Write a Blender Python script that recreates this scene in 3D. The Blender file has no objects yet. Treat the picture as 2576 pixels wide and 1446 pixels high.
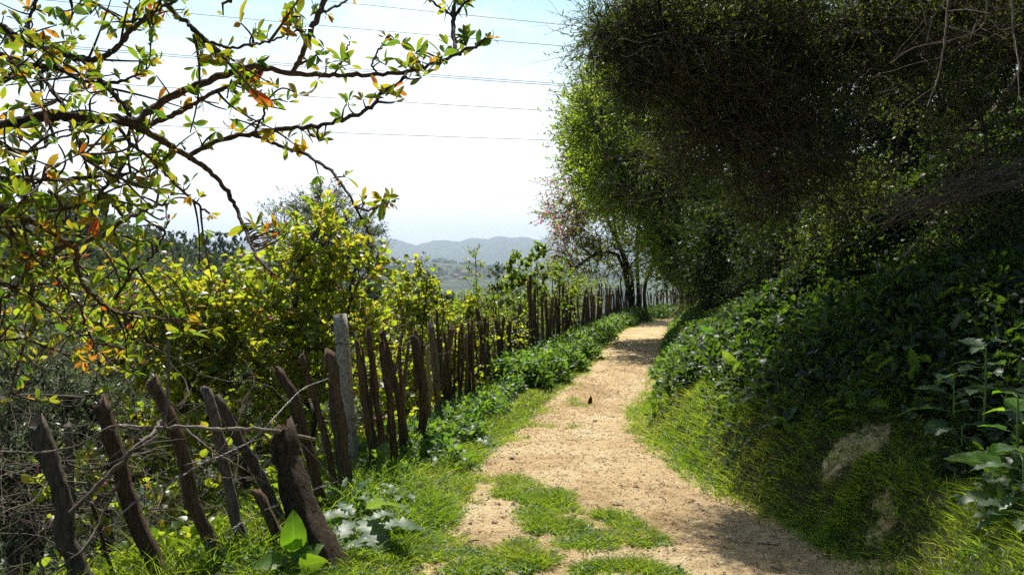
import bpy, math, random
import numpy as np
from mathutils import Vector
R = math.radians
rng = np.random.default_rng(7)
random.seed(7)
SC = bpy.context.scene
COL = SC.collection
# ---------------------------------------------------------------- camera, sky, sun, exposure
F = 2022.0; HOR = 640.0; CX = 1288.0; CY = 723.0           # the photograph measured at 2576 x 1446
PITCH = math.atan((CY - HOR) / F)
CAM = np.array([0.0, 0.0, 1.5])
cd = bpy.data.cameras.new("camera"); cam = bpy.data.objects.new("camera", cd); COL.objects.link(cam); SC.camera = cam
cam.location = CAM; cam.rotation_euler = (math.pi / 2 - PITCH, 0, 0)
cd.sensor_width = 36; cd.lens = 36 * F / 2576; cd.clip_start = .05; cd.clip_end = 40000
SUN_EL, SUN_AZ = 56.0, -14.0
W = bpy.data.worlds.new("World"); SC.world = W; W.use_nodes = True
wn, wl = W.node_tree.nodes, W.node_tree.links
sky = wn.new("ShaderNodeTexSky"); sky.sky_type = 'NISHITA'; sky.sun_disc = False
sky.sun_elevation = R(SUN_EL); sky.sun_rotation = R(SUN_AZ); sky.dust_density = 1.6; sky.air_density = 1.0
bg = wn["Background"]; bg.inputs[1].default_value = .06
tc = wn.new("ShaderNodeTexCoord"); mp = wn.new("ShaderNodeMapping"); mp.inputs["Scale"].default_value = (1.6, 1.6, 5.0)
nz = wn.new("ShaderNodeTexNoise"); nz.inputs["Scale"].default_value = 2.1; nz.inputs["Detail"].default_value = 7; nz.inputs["Roughness"].default_value = .58
cr = wn.new("ShaderNodeValToRGB"); cr.color_ramp.elements[0].position = .53; cr.color_ramp.elements[1].position = .70
mx = wn.new("ShaderNodeMix"); mx.data_type = 'RGBA'; mx.inputs[7].default_value = (17, 17.2, 17.5, 1)
wl.new(tc.outputs["Generated"], mp.inputs[0]); wl.new(mp.outputs[0], nz.inputs["Vector"]); wl.new(nz.outputs[0], cr.inputs[0])
mul = wn.new("ShaderNodeMath"); mul.operation = 'MULTIPLY'; mul.inputs[1].default_value = .6
wl.new(cr.outputs[0], mul.inputs[0]); 
# bright hazy glare low in the sky on the sun's side, deep blue overhead and behind
sx = wn.new("ShaderNodeSeparateXYZ"); wl.new(tc.outputs["Generated"], sx.inputs[0])
g1 = wn.new("ShaderNodeMapRange"); g1.interpolation_type = 'SMOOTHSTEP'; g1.inputs[1].default_value = -.02; g1.inputs[2].default_value = .62; g1.inputs[3].default_value = 1; g1.inputs[4].default_value = 0; wl.new(sx.outputs[2], g1.inputs[0])
g2 = wn.new("ShaderNodeMapRange"); g2.interpolation_type = 'SMOOTHSTEP'; g2.inputs[1].default_value = .1; g2.inputs[2].default_value = .75; wl.new(sx.outputs[1], g2.inputs[0])
g3 = wn.new("ShaderNodeMath"); g3.operation = 'MULTIPLY'; wl.new(g1.outputs[0], g3.inputs[0]); wl.new(g2.outputs[0], g3.inputs[1])
g4 = wn.new("ShaderNodeValToRGB"); g4.color_ramp.elements[0].color = (6.3, 10.2, 11.8, 1); g4.color_ramp.elements[1].color = (16, 16.3, 17, 1); g4.color_ramp.elements[0].position = .5; g4.color_ramp.elements[1].position = .93; wl.new(g1.outputs[0], g4.inputs[0])
gm = wn.new("ShaderNodeMix"); gm.data_type = 'RGBA'; g5 = wn.new("ShaderNodeMath"); g5.operation = 'MULTIPLY'; g5.use_clamp = True; g5.inputs[1].default_value = 1.9; wl.new(g3.outputs[0], g5.inputs[0]); wl.new(g5.outputs[0], gm.inputs[0]); wl.new(sky.outputs[0], gm.inputs[6]); wl.new(g4.outputs[0], gm.inputs[7])
m5 = wn.new("ShaderNodeMath"); m5.operation = 'MULTIPLY'; wl.new(mul.outputs[0], m5.inputs[0]); wl.new(g5.outputs[0], m5.inputs[1]); wl.new(m5.outputs[0], mx.inputs[0]); wl.new(gm.outputs[2], mx.inputs[6]); wl.new(mx.outputs[2], bg.inputs[0])
sl = bpy.data.lights.new("sun", 'SUN'); sl.energy = 5.0; sl.angle = R(.53); sl.color = (1, .95, .86)
so = bpy.data.objects.new("sun", sl); COL.objects.link(so)
sd = Vector((math.sin(R(SUN_AZ)) * math.cos(R(SUN_EL)), math.cos(R(SUN_AZ)) * math.cos(R(SUN_EL)), math.sin(R(SUN_EL))))
so.rotation_euler = sd.to_track_quat('Z', 'Y').to_euler()
SC.view_settings.view_transform = 'Standard'; SC.view_settings.look = 'None'; SC.view_settings.gamma = 1
SC.view_settings.exposure = .6
SC.cycles.max_bounces = 7; SC.cycles.diffuse_bounces = 3; SC.cycles.glossy_bounces = 2; SC.cycles.transmission_bounces = 4
SC.cycles.transparent_max_bounces = 4; SC.cycles.volume_bounces = 0; SC.cycles.use_adaptive_sampling = True; SC.cycles.use_denoising = False
SC.cycles.adaptive_threshold = .02; SC.cycles.sample_clamp_indirect = 4; SC.cycles.caustics_reflective = False; SC.cycles.caustics_refractive = False

# ---------------------------------------------------------------- helpers
ct, st = math.cos(PITCH), math.sin(PITCH)
def ray(px, py):
    a = (np.asarray(px, float) - CX) / F; b = -(np.asarray(py, float) - CY) / F
    return np.stack([a, ct + b * st, -st + b * ct], -1)
def P(px, py, D):                                           # point of the photo at distance D along the path
    d = ray(px, py); return CAM + d * (np.asarray(D, float) / d[..., 1])[..., None]
SL = -.035
def PG(px, py):
    d = ray(px, py); return CAM + d * (1.5 / (-d[..., 2] + SL * d[..., 1]))[..., None]
def h2(ix, iy, s=0):
    n = (ix.astype(np.int64) * 374761393 + iy.astype(np.int64) * 668265263 + s * 1442695041) & 0x7fffffff
    n = ((n ^ (n >> 13)) * 1274126177) & 0x7fffffff
    return ((n ^ (n >> 16)) & 0xffff) / 65535.0
def vn(x, y, s=0):
    x = np.asarray(x, float); y = np.asarray(y, float)
    ix, iy = np.floor(x), np.floor(y); fx, fy = x - ix, y - iy
    fx = fx * fx * (3 - 2 * fx); fy = fy * fy * (3 - 2 * fy)
    a, b, c, d = h2(ix, iy, s), h2(ix + 1, iy, s), h2(ix, iy + 1, s), h2(ix + 1, iy + 1, s)
    return (a + (b - a) * fx) * (1 - fy) + (c + (d - c) * fx) * fy
def fbm(x, y, o=4, s=0):
    r = 0; am = .5
    for i in range(o): r = r + am * vn(x * 2 ** i, y * 2 ** i, s + i); am *= .5
    return r / (1 - .5 ** o)
def sst(a, b, x):
    t = np.clip((x - a) / (b - a), 0, 1); return t * t * (3 - 2 * t)
def nrm(v): return v / np.maximum(np.linalg.norm(v, axis=-1, keepdims=True), 1e-9)

# ---------------------------------------------------------------- the lie of the land
LE = PG(*np.array([(1050, 1446), (1120, 1330), (1180, 1200), (1250, 1110), (1325, 1060), (1400, 990), (1460, 940), (1500, 900), (1530, 860), (1552, 835), (1600, 817), (1655, 804)]).T)
RE = PG(*np.array([(2200, 1446), (1950, 1310), (1790, 1230), (1720, 1180), (1650, 1125), (1592, 1085), (1602, 1040), (1632, 990), (1658, 930), (1668, 890), (1680, 850), (1694, 822), (1712, 801)]).T)
LY = np.r_[-6, 2, LE[:, 1], 33, 36, 40]; LX = np.r_[-.5, -.5, LE[:, 0], 7.5, 13, 22]
RY = np.r_[-6, 2.2, 3.1, RE[:, 1], 33, 36, 40]; RX = np.r_[1.3, 1.35, 1.5, RE[:, 0], 9.2, 15, 24]
FY = np.array([-6, 2.5, 3.4, 4.0, 4.6, 5.2, 6.2, 8.1, 10.1, 14.2, 17.4, 21.8, 27, 32, 35, 38, 41, 60])
FX = np.array([-4.2, -3.2, -2.3, -1.75, -1.4, -1.3, -1.22, -.79, -.44, .29, .96, 2.07, 3.2, 4.3, 5.6, 7.6, 10, 24])
def xl(y): return np.interp(y, LY, LX)
def xr(y): return np.interp(y, RY, RX)
def xf(y): return np.interp(y, FY, FX)
AZ = np.array([-80, -45, -34, -31.5, -28.5, -26, -22, -19, -16, -12, -8, -4, 0, 10, 30, 80.])
RIDGE = np.array([4, 4, 3.5, 4.2, 3.5, 1, -3, -5, -7, -11, -17, -24, -40, -60, -60, -60.])      # top of the near ground at 170 m
FARY = np.array([0, 700, 900, 944, 994, 1021, 1049, 1093, 1119, 1159, 1190, 1225, 1258, 1290, 1323, 1356, 1385, 1407, 1450, 1500, 1600, 1700, 1900, 2600])
FARH = np.array([600, 610, 608, 605, 601, 611, 618, 606, 608, 611, 600, 604, 596, 600, 599, 606, 594, 595, 608, 612, 606, 600, 590, 560])
def gz(x, y):
    x = np.asarray(x, float); y = np.asarray(y, float)
    r = np.hypot(x, y) + 1e-6; az = np.degrees(np.arctan2(x, y)); px = CX + F * np.tan(np.radians(np.clip(az, -60, 60)))
    yy = np.clip(y, -5, 60)
    base = SL * yy
    a, b, c = xl(yy), xr(yy), xf(yy)
    t = x - b
    bank = sst(0, .5, t) * .32 + .62 * np.clip(t - .25, 0, 6.5) ** 1.03 + .12 * np.clip(t - 6, 0, 30)
    bank = bank * (.8 + .4 * vn(x * .7, y * .7, 3)) * (1 - sst(38, 52, y))
    u = np.clip(c - x, 0, None)
    drop = -.5 * np.clip(u - .2, 0, 25) - .28 * np.clip(u - 25, 0, 120)
    verge = .05 * np.sin(np.clip((a - x) / np.maximum(a - c, .2), 0, 1) * math.pi) + .02 * sst(0, .2, a - x)
    end = -.45 * np.clip(y - 42, 0, 70) * sst(-40, -5, az - 0 * az) 
    near = base + np.where(t > 0, bank, 0) + drop + verge + end
    near = near + (fbm(x * 1.1, y * 1.1, 4, 11) - .5) * .10 * sst(-.1, .6, np.maximum(t, a - x))
    ridge = np.interp(az, AZ, RIDGE)
    mid = np.where(r < 170, -16 + (ridge + 16) * sst(40, 170, r), ridge - .22 * (r - 170))
    mid = mid + (fbm(x * .02, y * .02, 4, 5) - .5) * 6 * sst(60, 140, r)
    w = sst(28, 75, r - np.where(x > 0, 14, 0))
    z = near * (1 - w) + mid * w
    val = -150 + (fbm(x * .0016, y * .0016, 5, 8) - .5) * 30
    topy = np.interp(px, [900, 960, 1050, 1160, 1250, 1400, 1600, 2600], [650, 654, 657, 666, 678, 690, 695, 690])
    hill = ((HOR - topy) / F * 2900 - val) * np.exp(-((r - 2900) / 900) ** 2) * (.95 + .1 * fbm(x * .004, y * .004, 4, 21))
    rid = (HOR - np.interp(px, FARY, FARH)) / F * 9000 + 1.5
    mtn = (rid - val) * sst(4600, 9000, r) * (1 - .6 * sst(9100, 12000, r))
    rn = 1 - np.abs(fbm(x * .0011, y * .0011, 5, 33) * 2 - 1) * 1.0
    mtn = mtn * (1 + (rn - .85) * .8 * sst(4700, 5600, r) * (1 - sst(8000, 8900, r)))
    far = val + hill + mtn + (fbm(x * .006, y * .006, 3, 77) - .5) * 16 * sst(5000, 7000, r)
    w2 = sst(380, 900, r)
    return z * (1 - w2) + np.minimum(far, 900) * w2

# ---------------------------------------------------------------- mesh and object building
def mk(name, V, Fs, mat, parent=None, attr=None, smooth=True):
    """V (n,3) world coordinates; Fs a list of (k,3)/(k,4) int arrays; attr (n,3) vertex vector 'lv'."""
    V = np.asarray(V, np.float32).reshape(-1, 3)
    if parent is not None: V = V - np.array(root_of(parent).location[:], np.float32)
    me = bpy.data.meshes.new(name)
    Fs = [np.asarray(f, np.int32) for f in Fs if len(f)]
    me.vertices.add(len(V)); me.vertices.foreach_set("co", V.ravel())
    tot = np.concatenate([np.full(len(f), f.shape[1], np.int32) for f in Fs])
    idx = np.concatenate([f.ravel() for f in Fs])
    me.loops.add(len(idx)); me.loops.foreach_set("vertex_index", idx)
    me.polygons.add(len(tot)); me.polygons.foreach_set("loop_start", np.r_[0, np.cumsum(tot)[:-1]].astype(np.int32))
    me.polygons.foreach_set("loop_total", tot)
    if smooth: me.polygons.foreach_set("use_smooth", np.ones(len(tot), bool))
    if attr is not None:
        at = me.attributes.new("lv", 'FLOAT_VECTOR', 'POINT'); at.data.foreach_set("vector", np.asarray(attr, np.float32).ravel())
    me.update(calc_edges=True)
    me.materials.append(mat)
    o = bpy.data.objects.new(name, me); COL.objects.link(o)
    if parent is not None: o.parent = parent
    return o
def root_of(o):
    while o.parent is not None: o = o.parent
    return o
def tag(o, label=None, cat=None, group=None, kind=None):
    for k, v in (("label", label), ("category", cat), ("group", group), ("kind", kind)):
        if v: o[k] = v
    return o
def thing(name, loc, label, cat, group=None):
    o = bpy.data.objects.new(name, None); COL.objects.link(o); o.location = [float(v) for v in loc]
    return tag(o, label, cat, group)

class MB:
    def __init__(s): s.v = []; s.f = []; s.a = []; s.n = 0
    def add(s, V, Fs, A=None):
        V = np.asarray(V, float).reshape(-1, 3)
        if len(V) == 0: return
        s.v.append(V); s.a.append(np.zeros((len(V), 3)) if A is None else np.asarray(A, float).reshape(-1, 3))
        for f in Fs: s.f.append(np.asarray(f) + s.n)
        s.n += len(V)
    def build(s, name, mat, parent=None, smooth=True):
        if not s.v: return None
        q = [f for f in s.f if f.shape[1] == 4]; t = [f for f in s.f if f.shape[1] == 3]
        Fs = ([np.concatenate(q)] if q else []) + ([np.concatenate(t)] if t else [])
        return mk(name, np.concatenate(s.v), Fs, mat, parent, np.concatenate(s.a), smooth)

def tubes(Pt, Rd, k=5, rnd=None, cap=True, gn=0.0, seed=0):
    """batch of tubes. Pt (N,K,3), Rd (N,K) -> V,F,A"""
    Pt = np.asarray(Pt, float); Rd = np.asarray(Rd, float)
    if Pt.ndim == 2: Pt = Pt[None]; Rd = Rd[None]
    N, K, _ = Pt.shape
    if N == 0: return np.zeros((0, 3)), [], np.zeros((0, 3))
    T = nrm(np.gradient(Pt, axis=1))
    ref = np.where(np.abs(T[:, :1, 2:3]) > .9, np.array([1., 0, 0]), np.array([0, 0, 1.]))
    U = nrm(np.cross(T, np.broadcast_to(ref, T.shape))); Vv = np.cross(T, U)
    an = np.arange(k) / k * 2 * math.pi
    rr = Rd[:, :, None] * np.ones(k)
    if gn: rr = rr * (1 + gn * (np.random.default_rng(seed).random(rr.shape) - .5) * 2)
    V = Pt[:, :, None] + rr[..., None] * (np.cos(an)[:, None] * U[:, :, None] + np.sin(an)[:, None] * Vv[:, :, None])
    i = np.arange(K - 1)[:, None] * k; j = np.arange(k)[None]; j2 = (j + 1) % k
    f = np.stack([i + j, i + j2, i + k + j2, i + k + j], -1).reshape(-1, 4)
    Fq = (f[None] + (np.arange(N) * K * k)[:, None, None]).reshape(-1, 4)
    Fs = [Fq]
    if cap and k == 4: Fs.append(((K - 1) * k + np.array([[0, 1, 2, 3]]))[None].repeat(N, 0).reshape(-1, 4) + (np.arange(N) * K * k)[:, None])
    L = np.linalg.norm(np.diff(Pt, axis=1), axis=2); L = np.concatenate([np.zeros((N, 1)), np.cumsum(L, 1)], 1)
    rn = (rng.random(N) if rnd is None else np.broadcast_to(rnd, N))
    A = np.stack([np.broadcast_to(rn[:, None, None], rr.shape), np.broadcast_to(L[:, :, None], rr.shape), np.broadcast_to(np.arange(k) / k, rr.shape)], -1)
    return V.reshape(-1, 3), Fs, A.reshape(-1, 3)
def smooth_line(pts, n=0, rad=None):
    """Catmull-Rom through pts"""
    p = np.asarray(pts, float); m = len(p)
    if m < 3: 
        t = np.linspace(0, 1, max(n, 5))[:, None]; q = p[0] + (p[-1] - p[0]) * t
        return (q, np.interp(t[:, 0], [0, 1], [rad[0], rad[-1]])) if rad is not None else q
    n = n or m * 4
    e = np.vstack([2 * p[0] - p[1], p, 2 * p[-1] - p[-2]])
    t = np.linspace(0, m - 1 - 1e-6, n); i = t.astype(int); u = (t - i)[:, None]
    a, b, c, d = e[i], e[i + 1], e[i + 2], e[i + 3]
    q = .5 * (2 * b + (c - a) * u + (2 * a - 5 * b + 4 * c - d) * u ** 2 + (3 * b - a - 3 * c + d) * u ** 3)
    if rad is None: return q
    return q, np.interp(t, np.arange(m), rad)

# leaf shapes: local x across, y along (0..1), z up; widths relative to length
def leaf_shape(ny, width, prof, fold=.25, curl=-.25, lobes=0, wav=0.0):
    y = np.linspace(0, 1, ny); w = prof(y) * width
    if lobes: w = w * (1 - .42 * (np.arange(ny) % 2)) 
    V = []; A = []
    for i in range(ny):
        z0 = curl * y[i] ** 2
        for s in (-1, 0, 1):
            V.append((s * w[i], y[i], z0 + abs(s) * w[i] * fold + wav * s * math.sin(y[i] * 17))); A.append((y[i], abs(s)))
    q = [(i * 3 + j, i * 3 + j + 1, i * 3 + j + 4, i * 3 + j + 3) for i in range(ny - 1) for j in (0, 1)]
    return np.array(V), np.array(q), np.array(A)
sq = np.sin
LF_OBOV = leaf_shape(6, .19, lambda y: np.clip(np.array([.12, .55, .85, 1.0, .82, .08]), 0, 1), .3, -.22)     # wild pear / plum
LF_HEART = leaf_shape(5, .5, lambda y: np.array([.35, .95, 1.0, .7, .05]), .28, -.2)
LF_NARROW = (np.array([(0, 0, 0), (-.11, .45, .01), (.11, .45, .01), (0, 1, -.06)]), np.array([(0, 2, 3, 1)]), np.array([(0, 0), (.5, 1), (.5, 1), (1, 0)]))
LF_OVAL = (np.array([(0, 0, 0), (-.27, .38, .05), (.27, .38, .05), (0, 1, -.08), (0, .45, -.03)]), np.array([(0, 4, 3, 1), (0, 2, 3, 4)]), np.array([(0, 0), (.5, 1), (.5, 1), (1, 0), (.5, 0)]))
LF_ROUND = (np.array([(0, 0, 0), (-.42, .3, .06), (.42, .3, .06), (-.3, .75, .02), (.3, .75, .02), (0, 1, -.05), (0, .5, -.04)]),
            np.array([(0, 6, 3, 1), (0, 2, 4, 6), (6, 4, 5, 3)]), np.array([(0, 0), (.3, 1), (.3, 1), (.75, 1), (.75, 1), (1, 0), (.5, 0)]))
LF_WEED = leaf_shape(5, .3, lambda y: np.array([.15, 1.0, .75, .6, .04]), .25, -.35)
LF_LOBED = leaf_shape(15, .23, lambda y: np.interp(y, [0, .1, .3, .6, .85, 1], [.2, .6, .95, 1, .6, .05]), .3, -.45, lobes=1, wav=.03)
LF_BROAD = leaf_shape(9, .3, lambda y: np.interp(y, [0, .08, .25, .5, .8, 1], [.12, .75, 1, .95, .55, .03]), .25, -.3, wav=.018)
BLADE = (np.array([(-.5, 0, 0), (.5, 0, 0), (-.4, .5, .06), (.4, .5, .06), (0, 1, .0)]), [np.array([(0, 1, 3, 2)]), np.array([(2, 3, 4)])], np.array([(0, 0), (0, 0), (.5, 0), (.5, 0), (1, 0)]))

def leaves(tmpl, pos, axis, up, size, rnd=None, wid=1.0):
    """place a leaf template at every pos: axis = direction of the blade, up = rough normal"""
    T, Fc, A = tmpl; pos = np.asarray(pos, float); n = len(pos)
    if n == 0: return np.zeros((0, 3)), [], np.zeros((0, 3))
    y = nrm(axis); x = nrm(np.cross(y, up)); z = np.cross(x, y)
    s = np.broadcast_to(size, n)[:, None, None]
    V = pos[:, None] + s * (T[None, :, :1] * wid * x[:, None] + T[None, :, 1:2] * y[:, None] + T[None, :, 2:] * z[:, None])
    m = len(T); off = (np.arange(n) * m)[:, None, None]
    Fl = Fc if isinstance(Fc, list) else [Fc]
    Fs = [(f[None] + off).reshape(-1, f.shape[1]) for f in Fl]
    rn = rng.random(n) if rnd is None else np.broadcast_to(rnd, n)
    At = np.concatenate([np.broadcast_to(rn[:, None, None], (n, m, 1)), np.broadcast_to(A[None], (n, m, 2))], 2)
    return V.reshape(-1, 3), Fs, At.reshape(-1, 3)
def rdir(n, g=rng): return nrm(g.normal(size=(n, 3)))

# ---------------------------------------------------------------- materials
MATS = {}
def newmat(name):
    m = bpy.data.materials.new(name); m.use_nodes = True; n = m.node_tree.nodes; n.clear()
    o = n.new("ShaderNodeOutputMaterial"); MATS[name] = m
    return m, n, m.node_tree.links, o
def ramp(n, stops):
    r = n.new("ShaderNodeValToRGB"); e = r.color_ramp.elements
    while len(e) < len(stops): e.new(.5)
    for i, (p, c) in enumerate(stops): e[i].position = p; e[i].color = (*c, 1)
    return r
def leaf_mat(name, stops, trans, tfac=.45, rough=.42, tip=None, spec=.5, vein=0):
    """stops: leaf colours by the leaf's own random number; tip: colour that the outer part of some leaves takes"""
    m, n, l, o = newmat(name)
    at = n.new("ShaderNodeAttribute"); at.attribute_name = "lv"; sp = n.new("ShaderNodeSeparateXYZ"); l.new(at.outputs["Vector"], sp.inputs[0])
    r = ramp(n, stops); l.new(sp.outputs[0], r.inputs[0]); col = r.outputs[0]
    r2 = ramp(n, trans); l.new(sp.outputs[0], r2.inputs[0]); tcol = r2.outputs[0]
    if vein:
        vr = ramp(n, [(0, (vein,) * 3), (.18, (1, 1, 1))]); l.new(sp.outputs[2], vr.inputs[0])
        out = []
        for c in (col, tcol):
            q = n.new("ShaderNodeMix"); q.data_type = 'RGBA'; q.blend_type = 'MULTIPLY'; q.inputs[0].default_value = 1; l.new(c, q.inputs[6]); l.new(vr.outputs[0], q.inputs[7]); out.append(q.outputs[2])
        col, tcol = out
    if tip:
        ma = n.new("ShaderNodeMath"); ma.operation = 'MULTIPLY_ADD'; l.new(sp.outputs[1], ma.inputs[0]); ma.inputs[1].default_value = .5
        noi = n.new("ShaderNodeTexNoise"); noi.inputs["Scale"].default_value = 45; noi.inputs["Detail"].default_value = 2; l.new(noi.outputs[0], ma.inputs[2])
        mr = n.new("ShaderNodeMapRange"); mr.inputs[1].default_value = .86; mr.inputs[2].default_value = 1.1; l.new(ma.outputs[0], mr.inputs[0])
        q = n.new("ShaderNodeMix"); q.data_type = 'RGBA'; l.new(mr.outputs[0], q.inputs[0]); l.new(tcol, q.inputs[6]); q.inputs[7].default_value = (*tip, 1); tcol = q.outputs[2]
    b = n.new("ShaderNodeBsdfPrincipled"); b.inputs["Roughness"].default_value = rough; b.inputs["Specular IOR Level"].default_value = spec
    l.new(col, b.inputs["Base Color"])
    t = n.new("ShaderNodeBsdfTranslucent"); l.new(tcol, t.inputs[0])
    mxs = n.new("ShaderNodeMixShader"); mxs.inputs[0].default_value = tfac; l.new(b.outputs[0], mxs.inputs[1]); l.new(t.outputs[0], mxs.inputs[2]); l.new(mxs.outputs[0], o.inputs[0])
    return m
def bark_mat(name, c1, c2, scale=30, stretch=.18, bump=.5, lich=None, rough=.9):
    m, n, l, o = newmat(name)
    t = n.new("ShaderNodeTexCoord"); mp = n.new("ShaderNodeMapping"); mp.inputs["Scale"].default_value = (1, 1, stretch); l.new(t.outputs["Object"], mp.inputs[0])
    a = n.new("ShaderNodeTexNoise"); a.inputs["Scale"].default_value = scale; a.inputs["Detail"].default_value = 6; a.inputs["Roughness"].default_value = .7; l.new(mp.outputs[0], a.inputs["Vector"])
    r = ramp(n, [(.32, c1), (.68, c2)]); l.new(a.outputs[0], r.inputs[0]); col = r.outputs[0]
    at = n.new("ShaderNodeAttribute"); at.attribute_name = "lv"; sp = n.new("ShaderNodeSeparateXYZ"); l.new(at.outputs["Vector"], sp.inputs[0])
    mr = n.new("ShaderNodeMapRange"); mr.inputs[3].default_value = .6; mr.inputs[4].default_value = 1.3; l.new(sp.outputs[0], mr.inputs[0])
    q = n.new("ShaderNodeVectorMath"); q.operation = 'SCALE'; l.new(col, q.inputs[0]); l.new(mr.outputs[0], q.inputs[3]); col = q.outputs[0]
    if lich:
        v = n.new("ShaderNodeTexNoise"); v.inputs["Scale"].default_value = 14; v.inputs["Detail"].default_value = 4; l.new(t.outputs["Object"], v.inputs["Vector"])
        rr = ramp(n, [(.6, (0, 0, 0)), (.66, (1, 1, 1))]); l.new(v.outputs[0], rr.inputs[0])
        mm = n.new("ShaderNodeMix"); mm.data_type = 'RGBA'; l.new(rr.outputs[0], mm.inputs[0]); l.new(col, mm.inputs[6]); mm.inputs[7].default_value = (*lich, 1); col = mm.outputs[2]
    b = n.new("ShaderNodeBsdfPrincipled"); b.inputs["Roughness"].default_value = rough; b.inputs["Specular IOR Level"].default_value = .25; l.new(col, b.inputs["Base Color"])
    bu = n.new("ShaderNodeBump"); bu.inputs["Strength"].default_value = bump; bu.inputs["Distance"].default_value = .012; l.new(a.outputs[0], bu.inputs["Height"]); l.new(bu.outputs[0], b.inputs["Normal"])
    l.new(b.outputs[0], o.inputs[0]); return m
def flat_mat(name, c, rough=.8, metal=0, noise=0, scale=20):
    m, n, l, o = newmat(name); b = n.new("ShaderNodeBsdfPrincipled"); b.inputs["Roughness"].default_value = rough; b.inputs["Metallic"].default_value = metal
    b.inputs["Base Color"].default_value = (*c, 1)
    if noise:
        t = n.new("ShaderNodeTexCoord"); a = n.new("ShaderNodeTexNoise"); a.inputs["Scale"].default_value = scale; a.inputs["Detail"].default_value = 5; l.new(t.outputs["Object"], a.inputs["Vector"])
        r = ramp(n, [(.3, tuple(v * (1 - noise) for v in c)), (.7, tuple(min(1, v * (1 + noise)) for v in c))]); l.new(a.outputs[0], r.inputs[0]); l.new(r.outputs[0], b.inputs["Base Color"])
        bu = n.new("ShaderNodeBump"); bu.inputs["Strength"].default_value = .4; bu.inputs["Distance"].default_value = .01; l.new(a.outputs[0], bu.inputs["Height"]); l.new(bu.outputs[0], b.inputs["Normal"])
    l.new(b.outputs[0], o.inputs[0]); return m

# foliage
M_PEAR = leaf_mat("wild_pear_leaf", [(0, (.045, .085, .015)), (.5, (.08, .12, .02)), (.8, (.12, .09, .02)), (1, (.2, .06, .02))],
                  [(0, (.10, .26, .02)), (.4, (.34, .50, .02)), (.72, (.60, .62, .03)), (.88, (.75, .40, .03)), (1, (.8, .14, .02))], .5, .38, tip=(.72, .42, .03), vein=.6)
M_HEART = leaf_mat("judas_leaf", [(0, (.06, .10, .02)), (.7, (.10, .13, .02)), (1, (.16, .10, .03))],
                   [(0, (.26, .46, .02)), (.5, (.58, .70, .03)), (.85, (.80, .68, .04)), (1, (.8, .34, .04))], .52, .38)
M_OLIVE = leaf_mat("olive_leaf", [(0, (.06, .08, .045)), (.55, (.12, .145, .09)), (.8, (.26, .30, .22)), (1, (.34, .37, .29))],
                   [(0, (.14, .20, .06)), (1, (.34, .42, .18))], .32, .42)
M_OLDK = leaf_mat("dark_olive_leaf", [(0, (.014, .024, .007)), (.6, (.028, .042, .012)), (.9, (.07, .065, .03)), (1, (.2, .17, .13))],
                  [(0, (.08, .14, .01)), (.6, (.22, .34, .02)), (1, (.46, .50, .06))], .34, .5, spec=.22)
M_ELM = leaf_mat("green_crown_leaf", [(0, (.05, .09, .014)), (1, (.10, .15, .022))], [(0, (.22, .44, .02)), (.7, (.50, .68, .03)), (1, (.72, .66, .05))], .5, .45)
M_BLOSL = leaf_mat("bend_tree_leaf", [(0, (.06, .09, .015)), (1, (.14, .12, .04))], [(0, (.26, .46, .02)), (.6, (.55, .62, .04)), (1, (.8, .42, .12))], .52, .42)
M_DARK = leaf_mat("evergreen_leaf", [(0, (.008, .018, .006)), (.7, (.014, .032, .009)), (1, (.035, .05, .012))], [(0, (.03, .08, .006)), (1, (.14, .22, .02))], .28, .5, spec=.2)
M_SHRUB = leaf_mat("hedge_leaf", [(0, (.05, .10, .015)), (1, (.10, .15, .02))], [(0, (.22, .45, .02)), (.6, (.45, .62, .03)), (1, (.72, .62, .05))], .48, .38)
M_GLOSS_SUN = leaf_mat("shining_leaf_sun_tint", [(0, (.04, .07, .02)), (.8, (.09, .14, .04)), (1, (.25, .12, .04))], [(0, (.16, .30, .02)), (1, (.45, .5, .05))], .4, .4, spec=.6)  # glossy leaf, its colour lightened in place of sunlight the canopy blocks
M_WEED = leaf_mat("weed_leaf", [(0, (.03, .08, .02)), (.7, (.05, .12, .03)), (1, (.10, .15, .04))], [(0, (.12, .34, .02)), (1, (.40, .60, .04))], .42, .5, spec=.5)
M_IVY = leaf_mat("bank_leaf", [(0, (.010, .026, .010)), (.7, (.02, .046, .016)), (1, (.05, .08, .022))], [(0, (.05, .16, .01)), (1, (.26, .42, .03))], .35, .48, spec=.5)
M_BANKT = leaf_mat("coarse_weed_leaf", [(0, (.02, .055, .016)), (1, (.06, .11, .03))], [(0, (.10, .28, .02)), (1, (.36, .52, .04))], .42, .55, spec=.35)
M_THISTLE = leaf_mat("thistle_leaf", [(0, (.05, .11, .05)), (1, (.10, .16, .08))], [(0, (.16, .36, .04)), (1, (.34, .52, .06))], .36, .48, spec=.5, vein=1.4)
M_DOCK = leaf_mat("dock_leaf", [(0, (.06, .15, .015)), (1, (.10, .2, .02))], [(0, (.25, .58, .02)), (1, (.45, .7, .03))], .5, .4, vein=1.35)
M_GRASS = leaf_mat("grass_blade", [(0, (.06, .12, .012)), (.75, (.12, .18, .02)), (.92, (.22, .22, .05)), (1, (.4, .33, .16))], [(0, (.24, .48, .02)), (.6, (.48, .66, .03)), (.85, (.66, .72, .06)), (1, (.7, .62, .2))], .5, .42)
M_PINK = leaf_mat("judas_blossom", [(0, (.40, .05, .16)), (1, (.6, .16, .32))], [(0, (.75, .08, .28)), (1, (1, .4, .6))], .55, .5)
M_FLOWER = leaf_mat("mallow_petal", [(0, (.5, .15, .4)), (1, (.6, .25, .5))], [(0, (.6, .2, .5)), (1, (.7, .3, .6))], .4, .5)
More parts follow.
